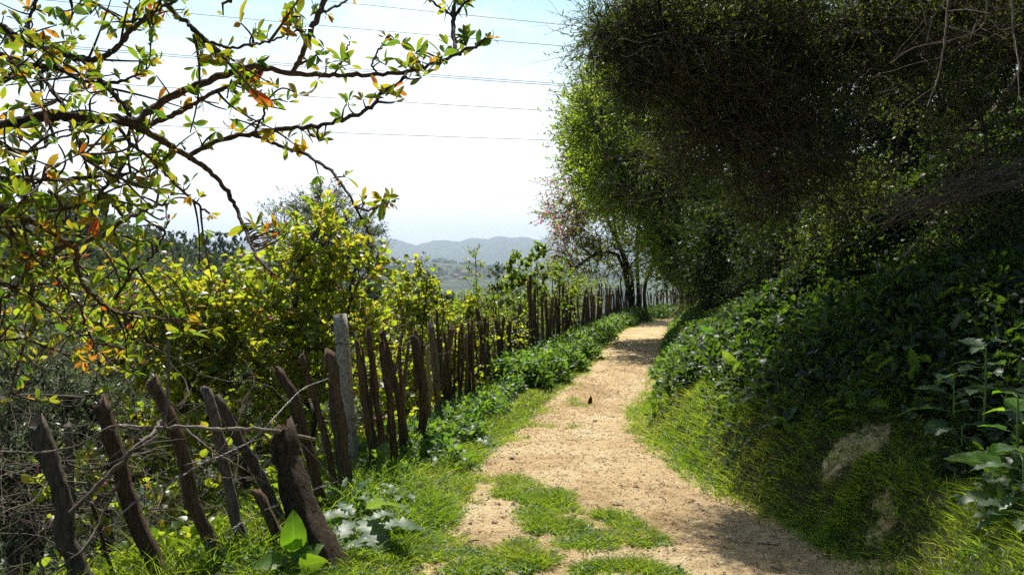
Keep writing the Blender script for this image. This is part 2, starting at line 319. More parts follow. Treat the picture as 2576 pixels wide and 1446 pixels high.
M_FOREST = leaf_mat("far_leaf", [(0, (.014, .026, .012)), (.6, (.026, .042, .016)), (1, (.06, .075, .026))], [(0, (.04, .08, .02)), (1, (.16, .22, .04))], .3, .7)
M_BARK = bark_mat("wild_pear_bark", (.035, .024, .016), (.12, .085, .06), 60, .5, .6)
M_STAKE = bark_mat("stake_wood", (.034, .022, .013), (.19, .125, .072), 70, .07, 1.0, lich=(.12, .10, .07))
M_STAKEG = bark_mat("grey_stake_wood", (.045, .036, .027), (.24, .20, .155), 80, .06, 1.0, lich=(.13, .11, .08))
M_ROT = bark_mat("old_post_wood", (.014, .010, .007), (.12, .085, .05), 60, .07, 1.0, lich=(.14, .095, .05))
M_BAMBOO = bark_mat("cane_wood", (.26, .19, .11), (.42, .32, .19), 30, .05, .3)
M_DEAD = bark_mat("dead_twig_bark", (.09, .07, .05), (.30, .25, .20), 40, .3, .5)
M_DEADP = bark_mat("bramble_bark", (.09, .07, .055), (.34, .28, .22), 40, .3, .5)
M_DEADD = bark_mat("dark_twig_bark", (.05, .035, .03), (.17, .13, .10), 40, .3, .5)
M_TRUNK = bark_mat("trunk_bark", (.02, .016, .012), (.07, .058, .045), 12, .3, .9)
M_CONC = flat_mat("concrete", (.36, .34, .28), .95, 0, .5, 45)
M_WIRE = flat_mat("galvanised_wire", (.24, .24, .25), .5, .6)
M_RUST = flat_mat("rusty_wire", (.06, .045, .04), .7, .4)
M_CABLE = flat_mat("power_cable", (.05, .05, .06), .6)
M_STONE = flat_mat("stone", (.30, .22, .14), .95, 0, .5, 30)
M_CHIP = flat_mat("pale_chip", (.55, .5, .42), .8, 0, .2, 60)

def soil_nodes(n, l, vec):
    a = n.new("ShaderNodeTexNoise"); a.inputs["Scale"].default_value = 1.3; a.inputs["Detail"].default_value = 9; a.inputs["Roughness"].default_value = .68; l.new(vec, a.inputs["Vector"])
    b = n.new("ShaderNodeTexNoise"); b.inputs["Scale"].default_value = 34; b.inputs["Detail"].default_value = 8; b.inputs["Roughness"].default_value = .75; l.new(vec, b.inputs["Vector"])
    c = n.new("ShaderNodeTexVoronoi"); c.inputs["Scale"].default_value = 62; l.new(vec, c.inputs["Vector"])
    r1 = ramp(n, [(.34, (.44, .30, .145)), (.5, (.66, .49, .265)), (.66, (.78, .63, .38))]); l.new(a.outputs[0], r1.inputs[0])
    r2 = ramp(n, [(.33, (.42, .38, .34)), (.5, (1, 1, 1)), (.75, (1.18, 1.18, 1.2))]); l.new(b.outputs[0], r2.inputs[0])
    q = n.new("ShaderNodeMix"); q.data_type = 'RGBA'; q.blend_type = 'MULTIPLY'; q.inputs[0].default_value = .8; l.new(r1.outputs[0], q.inputs[6]); l.new(r2.outputs[0], q.inputs[7])
    h = n.new("ShaderNodeMath"); h.operation = 'MULTIPLY_ADD'; l.new(c.outputs["Distance"], h.inputs[0]); h.inputs[1].default_value = .35; l.new(b.outputs[0], h.inputs[2])
    return q.outputs[2], h.outputs[0]
m, n, l, o = newmat("path_earth"); t = n.new("ShaderNodeTexCoord")
c_, h_ = soil_nodes(n, l, t.outputs["Object"]); b = n.new("ShaderNodeBsdfPrincipled"); b.inputs["Roughness"].default_value = .95; b.inputs["Specular IOR Level"].default_value = .15
l.new(c_, b.inputs["Base Color"]); bu = n.new("ShaderNodeBump"); bu.inputs["Strength"].default_value = 1.0; bu.inputs["Distance"].default_value = .035; l.new(h_, bu.inputs["Height"]); l.new(bu.outputs[0], b.inputs["Normal"]); l.new(b.outputs[0], o.inputs[0])
M_PATH = m
# one ground sheet: bare earth near by, dark leaf mould under the plants, fields and woods far off
m, n, l, o = newmat("ground_cover"); t = n.new("ShaderNodeTexCoord")
c_, h_ = soil_nodes(n, l, t.outputs["Object"])
at = n.new("ShaderNodeAttribute"); at.attribute_name = "lv"; sp = n.new("ShaderNodeSeparateXYZ"); l.new(at.outputs["Vector"], sp.inputs[0])
mould = n.new("ShaderNodeTexNoise"); mould.inputs["Scale"].default_value = 9; mould.inputs["Detail"].default_value = 6; l.new(t.outputs["Object"], mould.inputs["Vector"])
rm = ramp(n, [(.3, (.022, .03, .012)), (.7, (.075, .07, .03))]); l.new(mould.outputs[0], rm.inputs[0])
eg = n.new("ShaderNodeTexNoise"); eg.inputs["Scale"].default_value = 16; eg.inputs["Detail"].default_value = 7; eg.inputs["Roughness"].default_value = .75; l.new(t.outputs["Object"], eg.inputs["Vector"])
e1 = n.new("ShaderNodeMath"); e1.operation = 'MULTIPLY_ADD'; l.new(eg.outputs[0], e1.inputs[0]); e1.inputs[1].default_value = 2.4; l.new(sp.outputs[0], e1.inputs[2])
e2 = n.new("ShaderNodeMapRange"); e2.inputs[1].default_value = 1.6; e2.inputs[2].default_value = 2.1; l.new(e1.outputs[0], e2.inputs[0])
q = n.new("ShaderNodeMix"); q.data_type = 'RGBA'; l.new(e2.outputs[0], q.inputs[0]); l.new(rm.outputs[0], q.inputs[6]); l.new(c_, q.inputs[7])
fv = n.new("ShaderNodeTexVoronoi"); fv.inputs["Scale"].default_value = .006; l.new(t.outputs["Object"], fv.inputs["Vector"])
fr = ramp(n, [(0, (.04, .07, .03)), (.4, (.07, .11, .045)), (.7, (.05, .07, .035)), (1, (.14, .14, .08))]); l.new(fv.outputs["Color"], fr.inputs[0])
fn = n.new("ShaderNodeTexNoise"); fn.inputs["Scale"].default_value = .02; fn.inputs["Detail"].default_value = 9; fn.inputs["Roughness"].default_value = .72; l.new(t.outputs["Object"], fn.inputs["Vector"])
fn2 = ramp(n, [(.42, (.02, .035, .018)), (.60, (.11, .14, .06))]); l.new(fn.outputs[0], fn2.inputs[0])
fm = n.new("ShaderNodeMix"); fm.data_type = 'RGBA'; fm.inputs[0].default_value = .6; l.new(fr.outputs[0], fm.inputs[6]); l.new(fn2.outputs[0], fm.inputs[7])
q2 = n.new("ShaderNodeMix"); q2.data_type = 'RGBA'; l.new(sp.outputs[1], q2.inputs[0]); l.new(q.outputs[2], q2.inputs[6]); l.new(fm.outputs[2], q2.inputs[7])
b = n.new("ShaderNodeBsdfPrincipled"); b.inputs["Roughness"].default_value = .98; b.inputs["Specular IOR Level"].default_value = .1; l.new(q2.outputs[2], b.inputs["Base Color"])
bu = n.new("ShaderNodeBump"); bu.inputs["Strength"].default_value = .6; bu.inputs["Distance"].default_value = .02; l.new(h_, bu.inputs["Height"]); l.new(bu.outputs[0], b.inputs["Normal"]); l.new(b.outputs[0], o.inputs[0])
M_GROUND = m

# ---------------------------------------------------------------- ground and path
SOIL = [(2165, 1120, .13, .12), (2045, 990, .07, .16), (2215, 1340, .10, .10), (2150, 1430, .30, .14), (2225, 1270, .05, .10), (2105, 1150, .07, .07)]
def ground_hit(px, py):
    """first point where the ray of a photo pixel meets the ground"""
    d = ray(px, py); ts = np.geomspace(1.5, 90, 900); p = CAM + d * ts[:, None]
    k = np.argmax(p[:, 2] < gz(p[:, 0], p[:, 1])); return p[k]
SOILP = [(ground_hit(a, b), c, d) for a, b, c, d in SOIL]
def soil_mask(x, y):
    a, b = xl(y), xr(y); s = sst(-.12, .1, x - a) * sst(-.12, .06, b - x) * (y > -4)
    for p, rx, ry in SOILP: s = np.maximum(s, .78 * sst(1.25, .7, np.hypot((x - p[0]) / rx, (y - p[1]) / ry) + (fbm(x * 5, y * 5, 4, 4) - .5) * 2.4))
    return s
rad = np.geomspace(.6, 12500, 640); ang = np.radians(np.r_[np.linspace(-180, -46, 30), np.linspace(-44, 44, 520), np.linspace(46, 180, 30)])
RR, AA = np.meshgrid(rad, ang, indexing='ij'); X = RR * np.sin(AA); Y = RR * np.cos(AA)
Z = gz(X, Y); ins = sst(.02, .14, X - xl(Y)) * sst(.02, .14, xr(Y) - X) * sst(1.1, 1.5, Y) * (1 - sst(38.5, 39.5, Y)); Z = Z - .05 * ins
nA = len(ang); i, j = np.meshgrid(np.arange(len(rad) - 1), np.arange(nA - 1), indexing='ij')
q = np.stack([i * nA + j, (i + 1) * nA + j, (i + 1) * nA + j + 1, i * nA + j + 1], -1).reshape(-1, 4)
att = np.stack([soil_mask(X, Y), sst(45, 130, RR), 0 * X], -1)
Vg = np.stack([X, Y, Z], -1).reshape(-1, 3); c0 = len(Vg)
Vg = np.vstack([Vg, [[0, 0, float(gz(0, 0))]]]); att = np.vstack([att.reshape(-1, 3), [[1, 0, 0]]])
tri = np.stack([np.full(nA - 1, c0), np.arange(nA - 1), np.arange(1, nA)], -1)
go = mk("ground", Vg, [q, tri], M_GROUND, None, att); tag(go, kind="structure")

def pz(x, y): return gz(x, y) + .008 + (fbm(x * 5, y * 5, 4, 41) - .5) * .05 * sst(0, .15, x - xl(y)) * sst(0, .15, xr(y) - x) + (fbm(x * 20, y * 20, 3, 43) - .5) * .024 * (.35 + 1.3 * vn(x * 1.7, y * 1.7, 44))
ys = np.r_[np.arange(1.2, 8, .022), np.geomspace(8, 39, 420)]; tt = np.linspace(0, 1, 130)
YY, TT = np.meshgrid(ys, tt, indexing='ij'); wob = (fbm(YY * 2.2, YY * 0 + 3, 3, 50) - .5) * .25; wob2 = (fbm(YY * 2.2, YY * 0 + 9, 3, 55) - .5) * .25
XX = (xl(YY) + wob) * (1 - TT) + (xr(YY) + wob2) * TT
ZZ = pz(XX, YY) - .03 * (sst(.06, 0, TT) + sst(.94, 1, TT))
k = len(tt); i, j = np.meshgrid(np.arange(len(ys) - 1), np.arange(k - 1), indexing='ij')
q = np.stack([i * k + j, i * k + j + 1, (i + 1) * k + j + 1, (i + 1) * k + j], -1).reshape(-1, 4)
po = mk("path", np.stack([XX, YY, ZZ], -1).reshape(-1, 3), [q], M_PATH); tag(po, kind="structure")

# ---------------------------------------------------------------- trees
def skeleton(trunks, anchors, r_tip, r_max, jit=.12):
    """join every anchor to the growing tree; returns batches of curved limbs"""
    trunk_nodes = np.concatenate([t for t in trunks]); base = trunks[0][0]
    nodes = list(trunk_nodes); par = []
    for t in trunks: s = len(par); par += [-1] + [s + i for i in range(len(t) - 1)]
    # anchors join cheapest-first
    d0 = np.min(np.linalg.norm(anchors[:, None] - trunk_nodes[None], axis=2), 1); order = np.argsort(d0)
    N = np.zeros((len(nodes) + len(anchors), 3)); N[:len(nodes)] = nodes; n = len(nodes)
    cost = np.zeros(len(N)); nt = n
    for a in order:
        p = anchors[a]; d = np.linalg.norm(N[:n] - p, axis=1); c = d + .35 * cost[:n]; b = int(np.argmin(c)); N[n] = p; cost[n] = cost[b] + d[b]; par.append(b); n += 1
    cnt = np.zeros(n); cnt[nt:] = 1
    for i in range(n - 1, -1, -1):
        if par[i] >= 0 and i >= nt: cnt[par[i]] += cnt[i]
    rr = np.minimum(r_tip * np.sqrt(np.maximum(cnt, 1)), r_max)
    ch = np.arange(nt, n); pa = np.array(par)[ch]
    A, B = N[pa], N[ch]; L = np.linalg.norm(B - A, axis=1)[:, None]
    off = rdir(len(ch)) * L * jit
    t = np.array([0, .33, .66, 1.])[None, :, None]; Pt = A[:, None] * (1 - t) + B[:, None] * t; Pt[:, 1] += off; Pt[:, 2] += off * .6 + rdir(len(ch)) * L * jit * .5
    r0 = np.minimum(rr[pa], rr[ch] * 1.25); Rd = r0[:, None] * (1 - t[..., 0]) + rr[ch][:, None] * t[..., 0]
    return N[nt:n], Pt, Rd
def blob_pts(blobs, n, shell=.6):
    """blobs: (px, py, D, rx_px, ry_px, depth radius, weight)"""
    w = np.array([b[6] if len(b) > 6 else b[3] * b[4] for b in blobs], float); w /= w.sum(); out = []; nr = []
    for b, k in zip(blobs, (w * n).astype(int) + 1):
        c = P(b[0], b[1], b[2]); s = b[2] / F; d = rdir(k); r = rng.random(k) ** (1 / 3) * (1 - shell) + shell * rng.random(k) ** .3 * 1.0
        out.append(c + d * r[:, None] * np.array([b[3] * s, b[5], b[4] * s])); nr.append(nrm(d * np.array([1, 1, 1.])))
    return np.concatenate(out), np.concatenate(nr)
def twigs_from(an, nr, per, length, droop=0, rise=0, out=1.0, rand=.8, K=5, bend=.5):
    n = len(an) * per; p0 = np.repeat(an, per, 0); d = nrm(np.repeat(nr, per, 0) * out + rdir(n) * rand + np.array([0, 0, rise]))
    L = length * (.5 + .9 * rng.random(n)); t = np.linspace(0, 1, K)
    side = rdir(n) * bend * .35
    Pt = p0[:, None] + d[:, None] * (L[:, None] * t)[..., None] + side[:, None] * (L[:, None] * t ** 2)[..., None]
    Pt[:, :, 2] -= droop * L[:, None] * t ** 2
    return Pt
def leaves_on(Pt, per, tmpl, size, spread=.9, up=(0, 0, 1), flat=.6, start=.1, rnd=None, clump=None, wid=1.0):
    N, K, _ = Pt.shape; n = N * per; t = start + (1 - start) * rng.random((N, per)); f = t * (K - 1); i = np.minimum(f.astype(int), K - 2); u = (f - i)[..., None]
    r = np.arange(N)[:, None]; p = Pt[r, i] * (1 - u) + Pt[r, i + 1] * u; tan = nrm(Pt[r, i + 1] - Pt[r, i])
    ax = nrm(tan.reshape(-1, 3) * .6 + rdir(n) * spread); un = nrm(np.array(up, float) * flat + rdir(n) * (1 - flat * .5))
    s = size * (.55 + .8 * rng.random(n))
    rn = rng.random(n) * .6 + np.repeat(rng.random(N), per) * .4 if rnd is None else np.clip(rnd[0] + rnd[1] * rng.normal(size=n), 0, 1)
    return leaves(tmpl, p.reshape(-1, 3), ax, un, s, rn, wid)
def make_tree(name, label, cat, base, trunks, blobs, nan, mat, tmpl, lsize, per_t=5, tlen=.5, per_l=14, droop=.1, rise=.1, group=None, bark=None, twigr=.003, rtip=.006,
              rmax=.12, trad=(.16, .08), shell=.6, out=1.0, rand=.8, flat=.5, pink=None, wid=1.0, tk=4, side_twigs=None, spread=.9, jit=.12):
    bark = bark or M_TRUNK
    t = thing(name, base, label, cat, group)
    an, nr = blob_pts(blobs, nan, shell)
    tl = [smooth_line(x, 9) for x in trunks]
    nodes, Pt, Rd = skeleton(tl, an, rtip, rmax, jit)
    mb = MB()
    for x in tl: mb.add(*tubes(x[None], np.linspace(trad[0], trad[1], len(x))[None], 9, rnd=.5, gn=.07))
    mb.add(*tubes(Pt, Rd, tk + 1)); mb.build("trunk", bark, t)
    # outward normal for each node: nearest anchor keeps its own
    cen = an.mean(0); nn = nrm(nodes - cen)
    d = np.argmin(((nodes[:, None] - an[None]) ** 2).sum(2), 1) if len(an) < 3000 else np.arange(len(nodes))
    tw = twigs_from(nodes, nr[d], per_t, tlen, droop, rise, out, rand)
    K = tw.shape[1]; mb = MB(); mb.add(*tubes(tw, np.broadcast_to(np.linspace(twigr, twigr * .4, K), (len(tw), K)), 3)); mb.build("twigs", side_twigs or bark, t)
    mb = MB(); mb.add(*leaves_on(tw, per_l, tmpl, lsize, flat=flat, wid=wid, spread=spread)); mb.build("crown", mat, t)
    if pink:
        sel = pink(tw); 
        if sel.any():
            mb = MB(); mb.add(*leaves_on(tw[sel], pink.per, LF_ROUND, pink.size, flat=.1)); mb.build("blossom", M_PINK, t)
    return t
def gp(x, y, dz=0): return np.array([x, y, float(gz(x, y)) + dz])
def gpx(px, D, dz=0):                                      # ground under the photo's column px at distance D
    x = (px - CX) / F * D; return gp(x, D, dz)

# ---------------------------------------------------------------- far land: houses, woods, power lines
def house(px, py_base, D, w, dd_, h, rot, wall, roof, label, cat="house", rh=.35, name="house", group=None):
    d = ray(px, py_base); ts = np.linspace(D * .45, D * 1.7, 900); q_ = CAM + d * ts[:, None]; k_ = int(np.argmax(q_[:, 2] < gz(q_[:, 0], q_[:, 1]))); k_ = k_ or 400
    f_ = ts[k_] / D; w, h = w * f_, h * f_; p = q_[k_]; x, y = p[0], p[1]; z0 = float(gz(x, y)) - 2; d = dd_ * f_
    t = thing(name, (x, y, z0), label, cat, group); z1 = p[2] + h
    c, s = math.cos(rot), math.sin(rot)
    def wpt(a, b_, z): return (x + a * c - b_ * s, y + a * s + b_ * c, z)
    V = [wpt(a, b_, z) for z in (z0, z1) for a, b_ in ((-w / 2, -d / 2), (w / 2, -d / 2), (w / 2, d / 2), (-w / 2, d / 2))]
    mk("wall", V, [[(0, 1, 5, 4), (1, 2, 6, 5), (2, 3, 7, 6), (3, 0, 4, 7)]], wall, t, smooth=False)
    e = .9; zr = z1 + rh * d * .5
    V = [wpt(a, b_, z1 - .1) for a, b_ in ((-w / 2 - e, -d / 2 - e), (w / 2 + e, -d / 2 - e), (w / 2 + e, d / 2 + e), (-w / 2 - e, d / 2 + e))] + [wpt(-w / 4, 0, zr), wpt(w / 4, 0, zr)]
    mk("roof", V, [[(0, 1, 5, 4), (2, 3, 4, 5)], [(1, 2, 5), (3, 0, 4)], [(3, 2, 1, 0)]], roof, t, smooth=False)
    if h > 3.5:
        n_ = max(2, int(w / 5)); zs = z1 - h * .55
        for i_ in range(n_):
            a = -w / 2 + w * (i_ + .5) / n_
            mk("window", [wpt(a - .6, -d / 2 - .05, zs), wpt(a + .6, -d / 2 - .05, zs), wpt(a + .6, -d / 2 - .05, zs + 1.5), wpt(a - .6, -d / 2 - .05, zs + 1.5)], [[(0, 1, 2, 3)]], M_WINDOW, t, smooth=False)
M_WALLC = flat_mat("cream_render", (.62, .55, .45)); M_WALLP = flat_mat("pink_render", (.55, .30, .24)); M_ROOF = flat_mat("terracotta_tiles", (.50, .25, .17), .9, 0, .3, .4)
M_WINDOW = flat_mat("dark_glass", (.04, .045, .05), .2); M_PLASTIC = flat_mat("greenhouse_film", (.8, .8, .8), .5)
G = "houses on the low valley hill"
for a in [(1170, 694, 1700, 24, 13, 8, .1, M_WALLC, M_ROOF, "largest far farmhouse with broad terracotta roof on the valley hill"),
          (1150, 698, 1680, 15, 10, 5, -.2, M_WALLP, M_ROOF, "low far farmhouse just left of the largest one"),
          (1196, 697, 1750, 20, 11, 7, .2, M_WALLP, M_ROOF, "long reddish far farmhouse just right of the largest one"),
          (1159, 704, 1600, 12, 9, 4, .0, M_WALLC, M_ROOF, "small far house below the largest farmhouse"),
          (1118, 703, 1650, 14, 10, 5, .3, M_WALLC, M_ROOF, "far house with tan roof left of the farmhouse cluster"),
          (1102, 706, 1620, 9, 8, 4.5, -.1, M_WALLC, M_ROOF, "small white far house near the tan roofed one"),
          (1087, 707, 1600, 8, 7, 4, .1, M_WALLC, M_ROOF, "leftmost of the far houses on the valley hill"),
          (1125, 671, 2900, 18, 12, 6, .1, M_WALLC, M_WALLC, "white far house alone above the farmhouses")]:
    house(*a, group=G)
for i_, (px, py, D, w_, la) in enumerate([(1046, 664, 3900, 46, "white greenhouse strip on the far ridge over the olive tree"), (1027, 659, 4000, 12, "tiny white far shed left of the greenhouse strip"),
        (1350, 691, 3600, 44, "white greenhouse strip behind the leafy saplings"), (1368, 685, 3900, 34, "upper white greenhouse strip behind the leafy saplings"),
        (1340, 676, 4300, 14, "tiny white far shed above the greenhouse strips"), (1080, 672, 3900, 26, "thin white greenhouse below the far mountain"),
        (1460, 708, 3300, 60, "wide white greenhouse glimpsed behind the pink blossoming tree"), (1530, 700, 3500, 70, "bright greenhouse roof glimpsed between the fence and pink blossoming tree")]):
    house(px, py, D, w_, 16, 4, .05, M_PLASTIC, M_PLASTIC, la, "greenhouse", .5, "greenhouse", "greenhouses in the valley")

# far wood on the near hill: reads as one mass
def far_mass(name, label, n, az0, az1, r0, r1, size, per, lsz, mat, cond=None, cat="woodland"):
    az = np.radians(az0 + (az1 - az0) * rng.random(n)); r = np.exp(np.log(r0) + (np.log(r1) - np.log(r0)) * rng.random(n)); x, y = r * np.sin(az), r * np.cos(az)
    if cond is not None: k = cond(x, y); x, y, r = x[k], y[k], r[k]
    n = len(x); s = size * (.6 + .8 * rng.random(n)); c = np.stack([x, y, gz(x, y) + s * .8], -1)
    d = rdir(n * per); d[:, 2] = np.abs(d[:, 2]) * 1.0 - .35; rr = .55 + .5 * rng.random(n * per); lump = 1 + .25 * np.sin(d[:, 0] * 5 + np.repeat(az[:n] * 900, per)) * np.sin(d[:, 2] * 6)
    p = np.repeat(c, per, 0) + d * (np.repeat(s, per) * rr * lump)[:, None] * np.array([1, 1, 1.15]); rn = np.clip(np.repeat(rng.random(n), per) * .8 + rng.random(n * per) * .2, 0, 1)
    mb = MB(); mb.add(*leaves(LF_ROUND, p, rdir(n * per) * .8 + d * .4, nrm(d + rdir(n * per) * .5), lsz * (.6 + .8 * rng.random(n * per)), rn))
    o = mb.build(name, mat); tag(o, label, cat, kind="stuff"); return o
far_mass("hillside_woodland", "dense dark wood covering the hill behind the shrubs", 900, -36, -5, 60, 210, 3.4, 150, .85, M_FOREST, lambda x, y: gz(x, y) > -60)
far_mass("valley_woodland", "hazy scattered woods on the low valley hills", 5200, -14, 9, 500, 3900, 8, 26, 5.5, M_FOREST, lambda x, y: fbm(x * .004, y * .004, 3, 91) > .47)
far_mass("slope_scrub", "grey green scrub on the slope below the path", 420, -38, 14, 26, 62, 1.5, 260, .22, M_OLIVE, lambda x, y: (x < xf(np.clip(y, 0, 60)) - 2.5))
def tall_tree(px, D, top_py, w, label, group, name="poplar_tree", base_frac=.25, mat=None, n=26):
    b = gpx(px, D); top = P(px, top_py, D); h = top[2] - b[2]; s = w
    c = [((px), HOR - (b[2] + h * f_ - 1.5) / D * F, D, w / D * F * g, h * .16 / D * F, w * .8, 1) for f_, g in ((base_frac + .15, .8), (.62, 1.), (.85, .7))]
    make_tree(name, label, "tree", b, [[b, b + [0.1, 0, h * .5], top - [0, 0, h * .1]]], c, n, mat or M_FOREST, LF_ROUND, .5, 3, w * .35, 9, 0, .5, group, trad=(.22, .05), rtip=.03, twigr=.02)
xs = [462, 474, 487, 499, 508, 519, 530, 541, 553, 564, 575, 587, 598, 610]
wd = ["shortest leftmost", "second from the left", "third from the left", "fourth from the left", "fifth from the left", "sixth from the left", "seventh from the left", "seventh from the right", "sixth from the right",
      "fifth from the right", "fourth from the right", "third from the right", "second from the right", "rightmost"]
for x_, w_ in zip(xs, wd): tall_tree(x_, 205, 584 + rng.random() * 10 + (6 if x_ < 470 else 0), 2.2 + rng.random(), w_ + " of the thin pale trees lined up on the hill ridge", "thin trees along the ridge")
for x_, y_, w_, la in [(138, 484, 4.5, "round tree crown highest on the left hill"), (185, 488, 3.8, "tree crown just right of the highest one on the left hill"), (218, 500, 3.2, "smaller crown where the left hill starts to fall"),
        (95, 486, 4, "crown left of the highest tree on the hill"), (368, 574, 3.6, "dark umbrella shaped tree on the ridge dip"), (392, 578, 3.2, "smaller dark umbrella shaped tree beside the larger one"), (440, 584, 3, "round dark tree left of the thin ridge trees")]:
    tall_tree(x_, 150 if x_ < 300 else 190, y_, w_, la, "round trees on the hill ridge", "hill_tree", .35, M_FOREST, 34)
# green wooded shoulder to the right of the olive
for i_, (x_, y_, D, w_, la) in enumerate([(985, 690, 120, 5, "yellow green tree right beside the tall olive on the slope"), (1012, 702, 130, 5, "second yellow green tree down the slope from the olive"), (1040, 716, 150, 4.6, "third tree down the slope right of the olive"),
        (1068, 728, 160, 4.2, "lower green tree near the valley floor edge"), (1095, 738, 150, 3.6, "last small tree where the wooded shoulder ends"), (1128, 750, 130, 3.4, "dark tree just above the fence line shrubs"), (1000, 742, 90, 4.5, "broad green tree behind the yellow sapling")]):
    tall_tree(x_, D, y_, w_, la, "trees on the shoulder beside the olive", "slope_tree", .3, M_ELM if i_ in (0, 1, 6) else M_FOREST, 40)
# power lines
WL = [((640, -16), (1410, 63), "highest power line crossing the top of the sky"), ((500, 38), (1400, 116), "second power line from the top of the sky"),
      ((200, 122), (1450, 215), "upper wire of the close power line pair"), ((200, 127), (1450, 220), "lower wire of the close power line pair"),
      ((0, 197), (1460, 284), "power line just below the close pair"), ((400, 318), (1450, 356), "lowest power line above the mountains")]
for (a, b_, la) in WL:
    sx = (b_[1] - a[1]) / (b_[0] - a[0]); xs_ = np.linspace(-1400, 2700, 60); ysag = a[1] + sx * (xs_ - a[0]) - 5e-6 * (xs_ - 1000) ** 2
    pts = P(xs_, ysag, 66 + (xs_ - 1000) * .006); t_ = mk("power_line", *[v for v in (lambda r_: (r_[0], r_[1]))(tubes(pts[None], np.full((1, 60), .024), 4))], M_CABLE)
    tag(t_, la, "power line", "power lines across the sky")

# ---------------------------------------------------------------- fence
def post_mesh(line, r0, r1, seed, k=9, tip="flat", flat=1.0):
    """an irregular stake along line with a sawn or split top"""
    g = np.random.default_rng(seed); n_ = max(10, len(line) * 4); q_ = smooth_line(line, n_); t_ = np.linspace(0, 1, n_)
    q_[1:-1] += (g.normal(size=(n_ - 2, 3)) * min(r0, .04) * .09)
    rr = (r0 + (r1 - r0) * t_) * (1 + .05 * np.sin(t_ * 23 + seed) + .035 * g.normal(size=n_))
    T = nrm(np.gradient(q_, axis=0)); U = nrm(np.cross(T, [0, 1, .05])); Vv = np.cross(T, U); an = np.arange(k) / k * 2 * math.pi + g.random()
    prof = 1 + .16 * g.normal(size=k)
    ring = rr[:, None] * prof[None] * (1 + .05 * g.normal(size=(n_, k)))
    V = q_[:, None] + ring[..., None] * (np.cos(an)[None, :, None] * U[:, None] + flat * np.sin(an)[None, :, None] * Vv[:, None])
    V[-1] += T[-1] * ((np.cos(an + g.random() * 6) * .7 + g.normal(size=k) * (.34 if tip == "split" else .12)) * r1)[:, None]
    V = V.reshape(-1, 3); i_, j_ = np.meshgrid(np.arange(n_ - 1), np.arange(k), indexing='ij')
    f = np.stack([i_ * k + j_, i_ * k + (j_ + 1) % k, (i_ + 1) * k + (j_ + 1) % k, (i_ + 1) * k + j_], -1).reshape(-1, 4)
    c = len(V); V = np.vstack([V, [V[-k:].mean(0) - T[-1] * r1 * (.9 if tip == "split" else .05)]]); tf = np.array([(c - k + a, c - k + (a + 1) % k, c) for a in range(k)])
    A = np.concatenate([np.stack([np.full(c, g.random()), np.repeat(t_, k), np.tile(np.arange(k) / k, n_)], -1), [[g.random(), 1, 0]]])
    return V, [f, tf], A
FT = thing("wire_fence", gp(-1.3, 4.6), "old leaning fence of thick split posts, barbed wire and a thick rotten stump post", "fence")
def stake(parent, pts, D0, D1, r0, r1, mat, seed, name="post", label=None, tip="flat", sink=.25, flat=1.0, k=10):
    if parent is FT: r0, r1 = r0 * .80, r1 * .80
    pts = np.array(pts, float); Ds = np.linspace(D1, D0, len(pts))          # given top first
    w = P(pts[:, 0], pts[:, 1], Ds)[::-1]; dn = nrm(w[0] - w[1]); g0 = float(gz(w[0][0], w[0][1]))
    w = np.vstack([[w[0] + dn * (max(w[0][2] - g0, 0) + sink)], w]); mb = MB(); mb.add(*post_mesh(w, r0, r1, seed, k, tip, flat)); o = mb.build(name, mat, parent, smooth=False)
    for p_ in o.data.polygons: p_.use_smooth = len(p_.vertices) == 4
    if label: o["label"] = label
    return o
stake(FT, [(92, 1058), (130, 1165), (158, 1250), (170, 1360), (205, 1440), (240, 1520)], 3.7, 3.75, .052, .042, M_STAKEG, 1, label="split post with a dark open crack down its side", tip="split")
stake(FT, [(255, 1018), (285, 1110), (312, 1215), (350, 1330), (405, 1440), (440, 1510)], 3.95, 4.0, .055, .046, M_STAKE, 2, tip="split")
stake(FT, [(384, 960), (425, 1040), (455, 1120), (485, 1250), (525, 1350), (575, 1480)], 4.1, 4.2, .046, .044, M_STAKE, 3, tip="split")
stake(FT, [(518, 980), (548, 1090), (570, 1200), (600, 1330), (655, 1470)], 4.2, 4.35, .042, .036, M_STAKEG, 4)
stake(FT, [(545, 1000), (600, 1100), (660, 1200), (705, 1300), (760, 1420)], 4.5, 4.55, .036, .036, M_STAKEG, 5)
stake(FT, [(712, 1072), (728, 1160), (755, 1260), (800, 1360), (860, 1490)], 4.0, 4.3, .135, .072, M_ROT, 6, "stump_post", "thick rotten stump post with a rough broken top", "split", k=14)
stake(FT, [(645, 1235), (680, 1300), (735, 1440)], 4.2, 4.25, .045, .038, M_STAKE, 7)
stake(FT, [(700, 930), (742, 1010), (775, 1120), (805, 1240), (835, 1360)], 4.9, 4.95, .044, .036, M_STAKE, 8, tip="split")
stake(FT, [(757, 893), (790, 1000), (820, 1110), (850, 1270)], 5.3, 5.35, .030, .026, M_STAKE, 9)
stake(FT, [(170, 1068), (178, 1180), (182, 1300)], 4.7, 4.75, .034, .032, M_STAKEG, 10, label="short post in the shade behind the others")
stake(FT, [(231, 1262), (262, 1370), (290, 1460)], 3.9, 3.95, .014, .012, M_STAKE, 11)
stake(FT, [(829, 882), (838, 960), (855, 1090), (872, 1220), (880, 1330)], 5.3, 5.45, .053, .047, M_STAKE, 12, label="stout dark post leaning beside the concrete post")
stake(FT, [(830, 1005), (845, 1100), (862, 1250)], 5.3, 5.35, .026, .020, M_STAKEG, 13, tip="split")
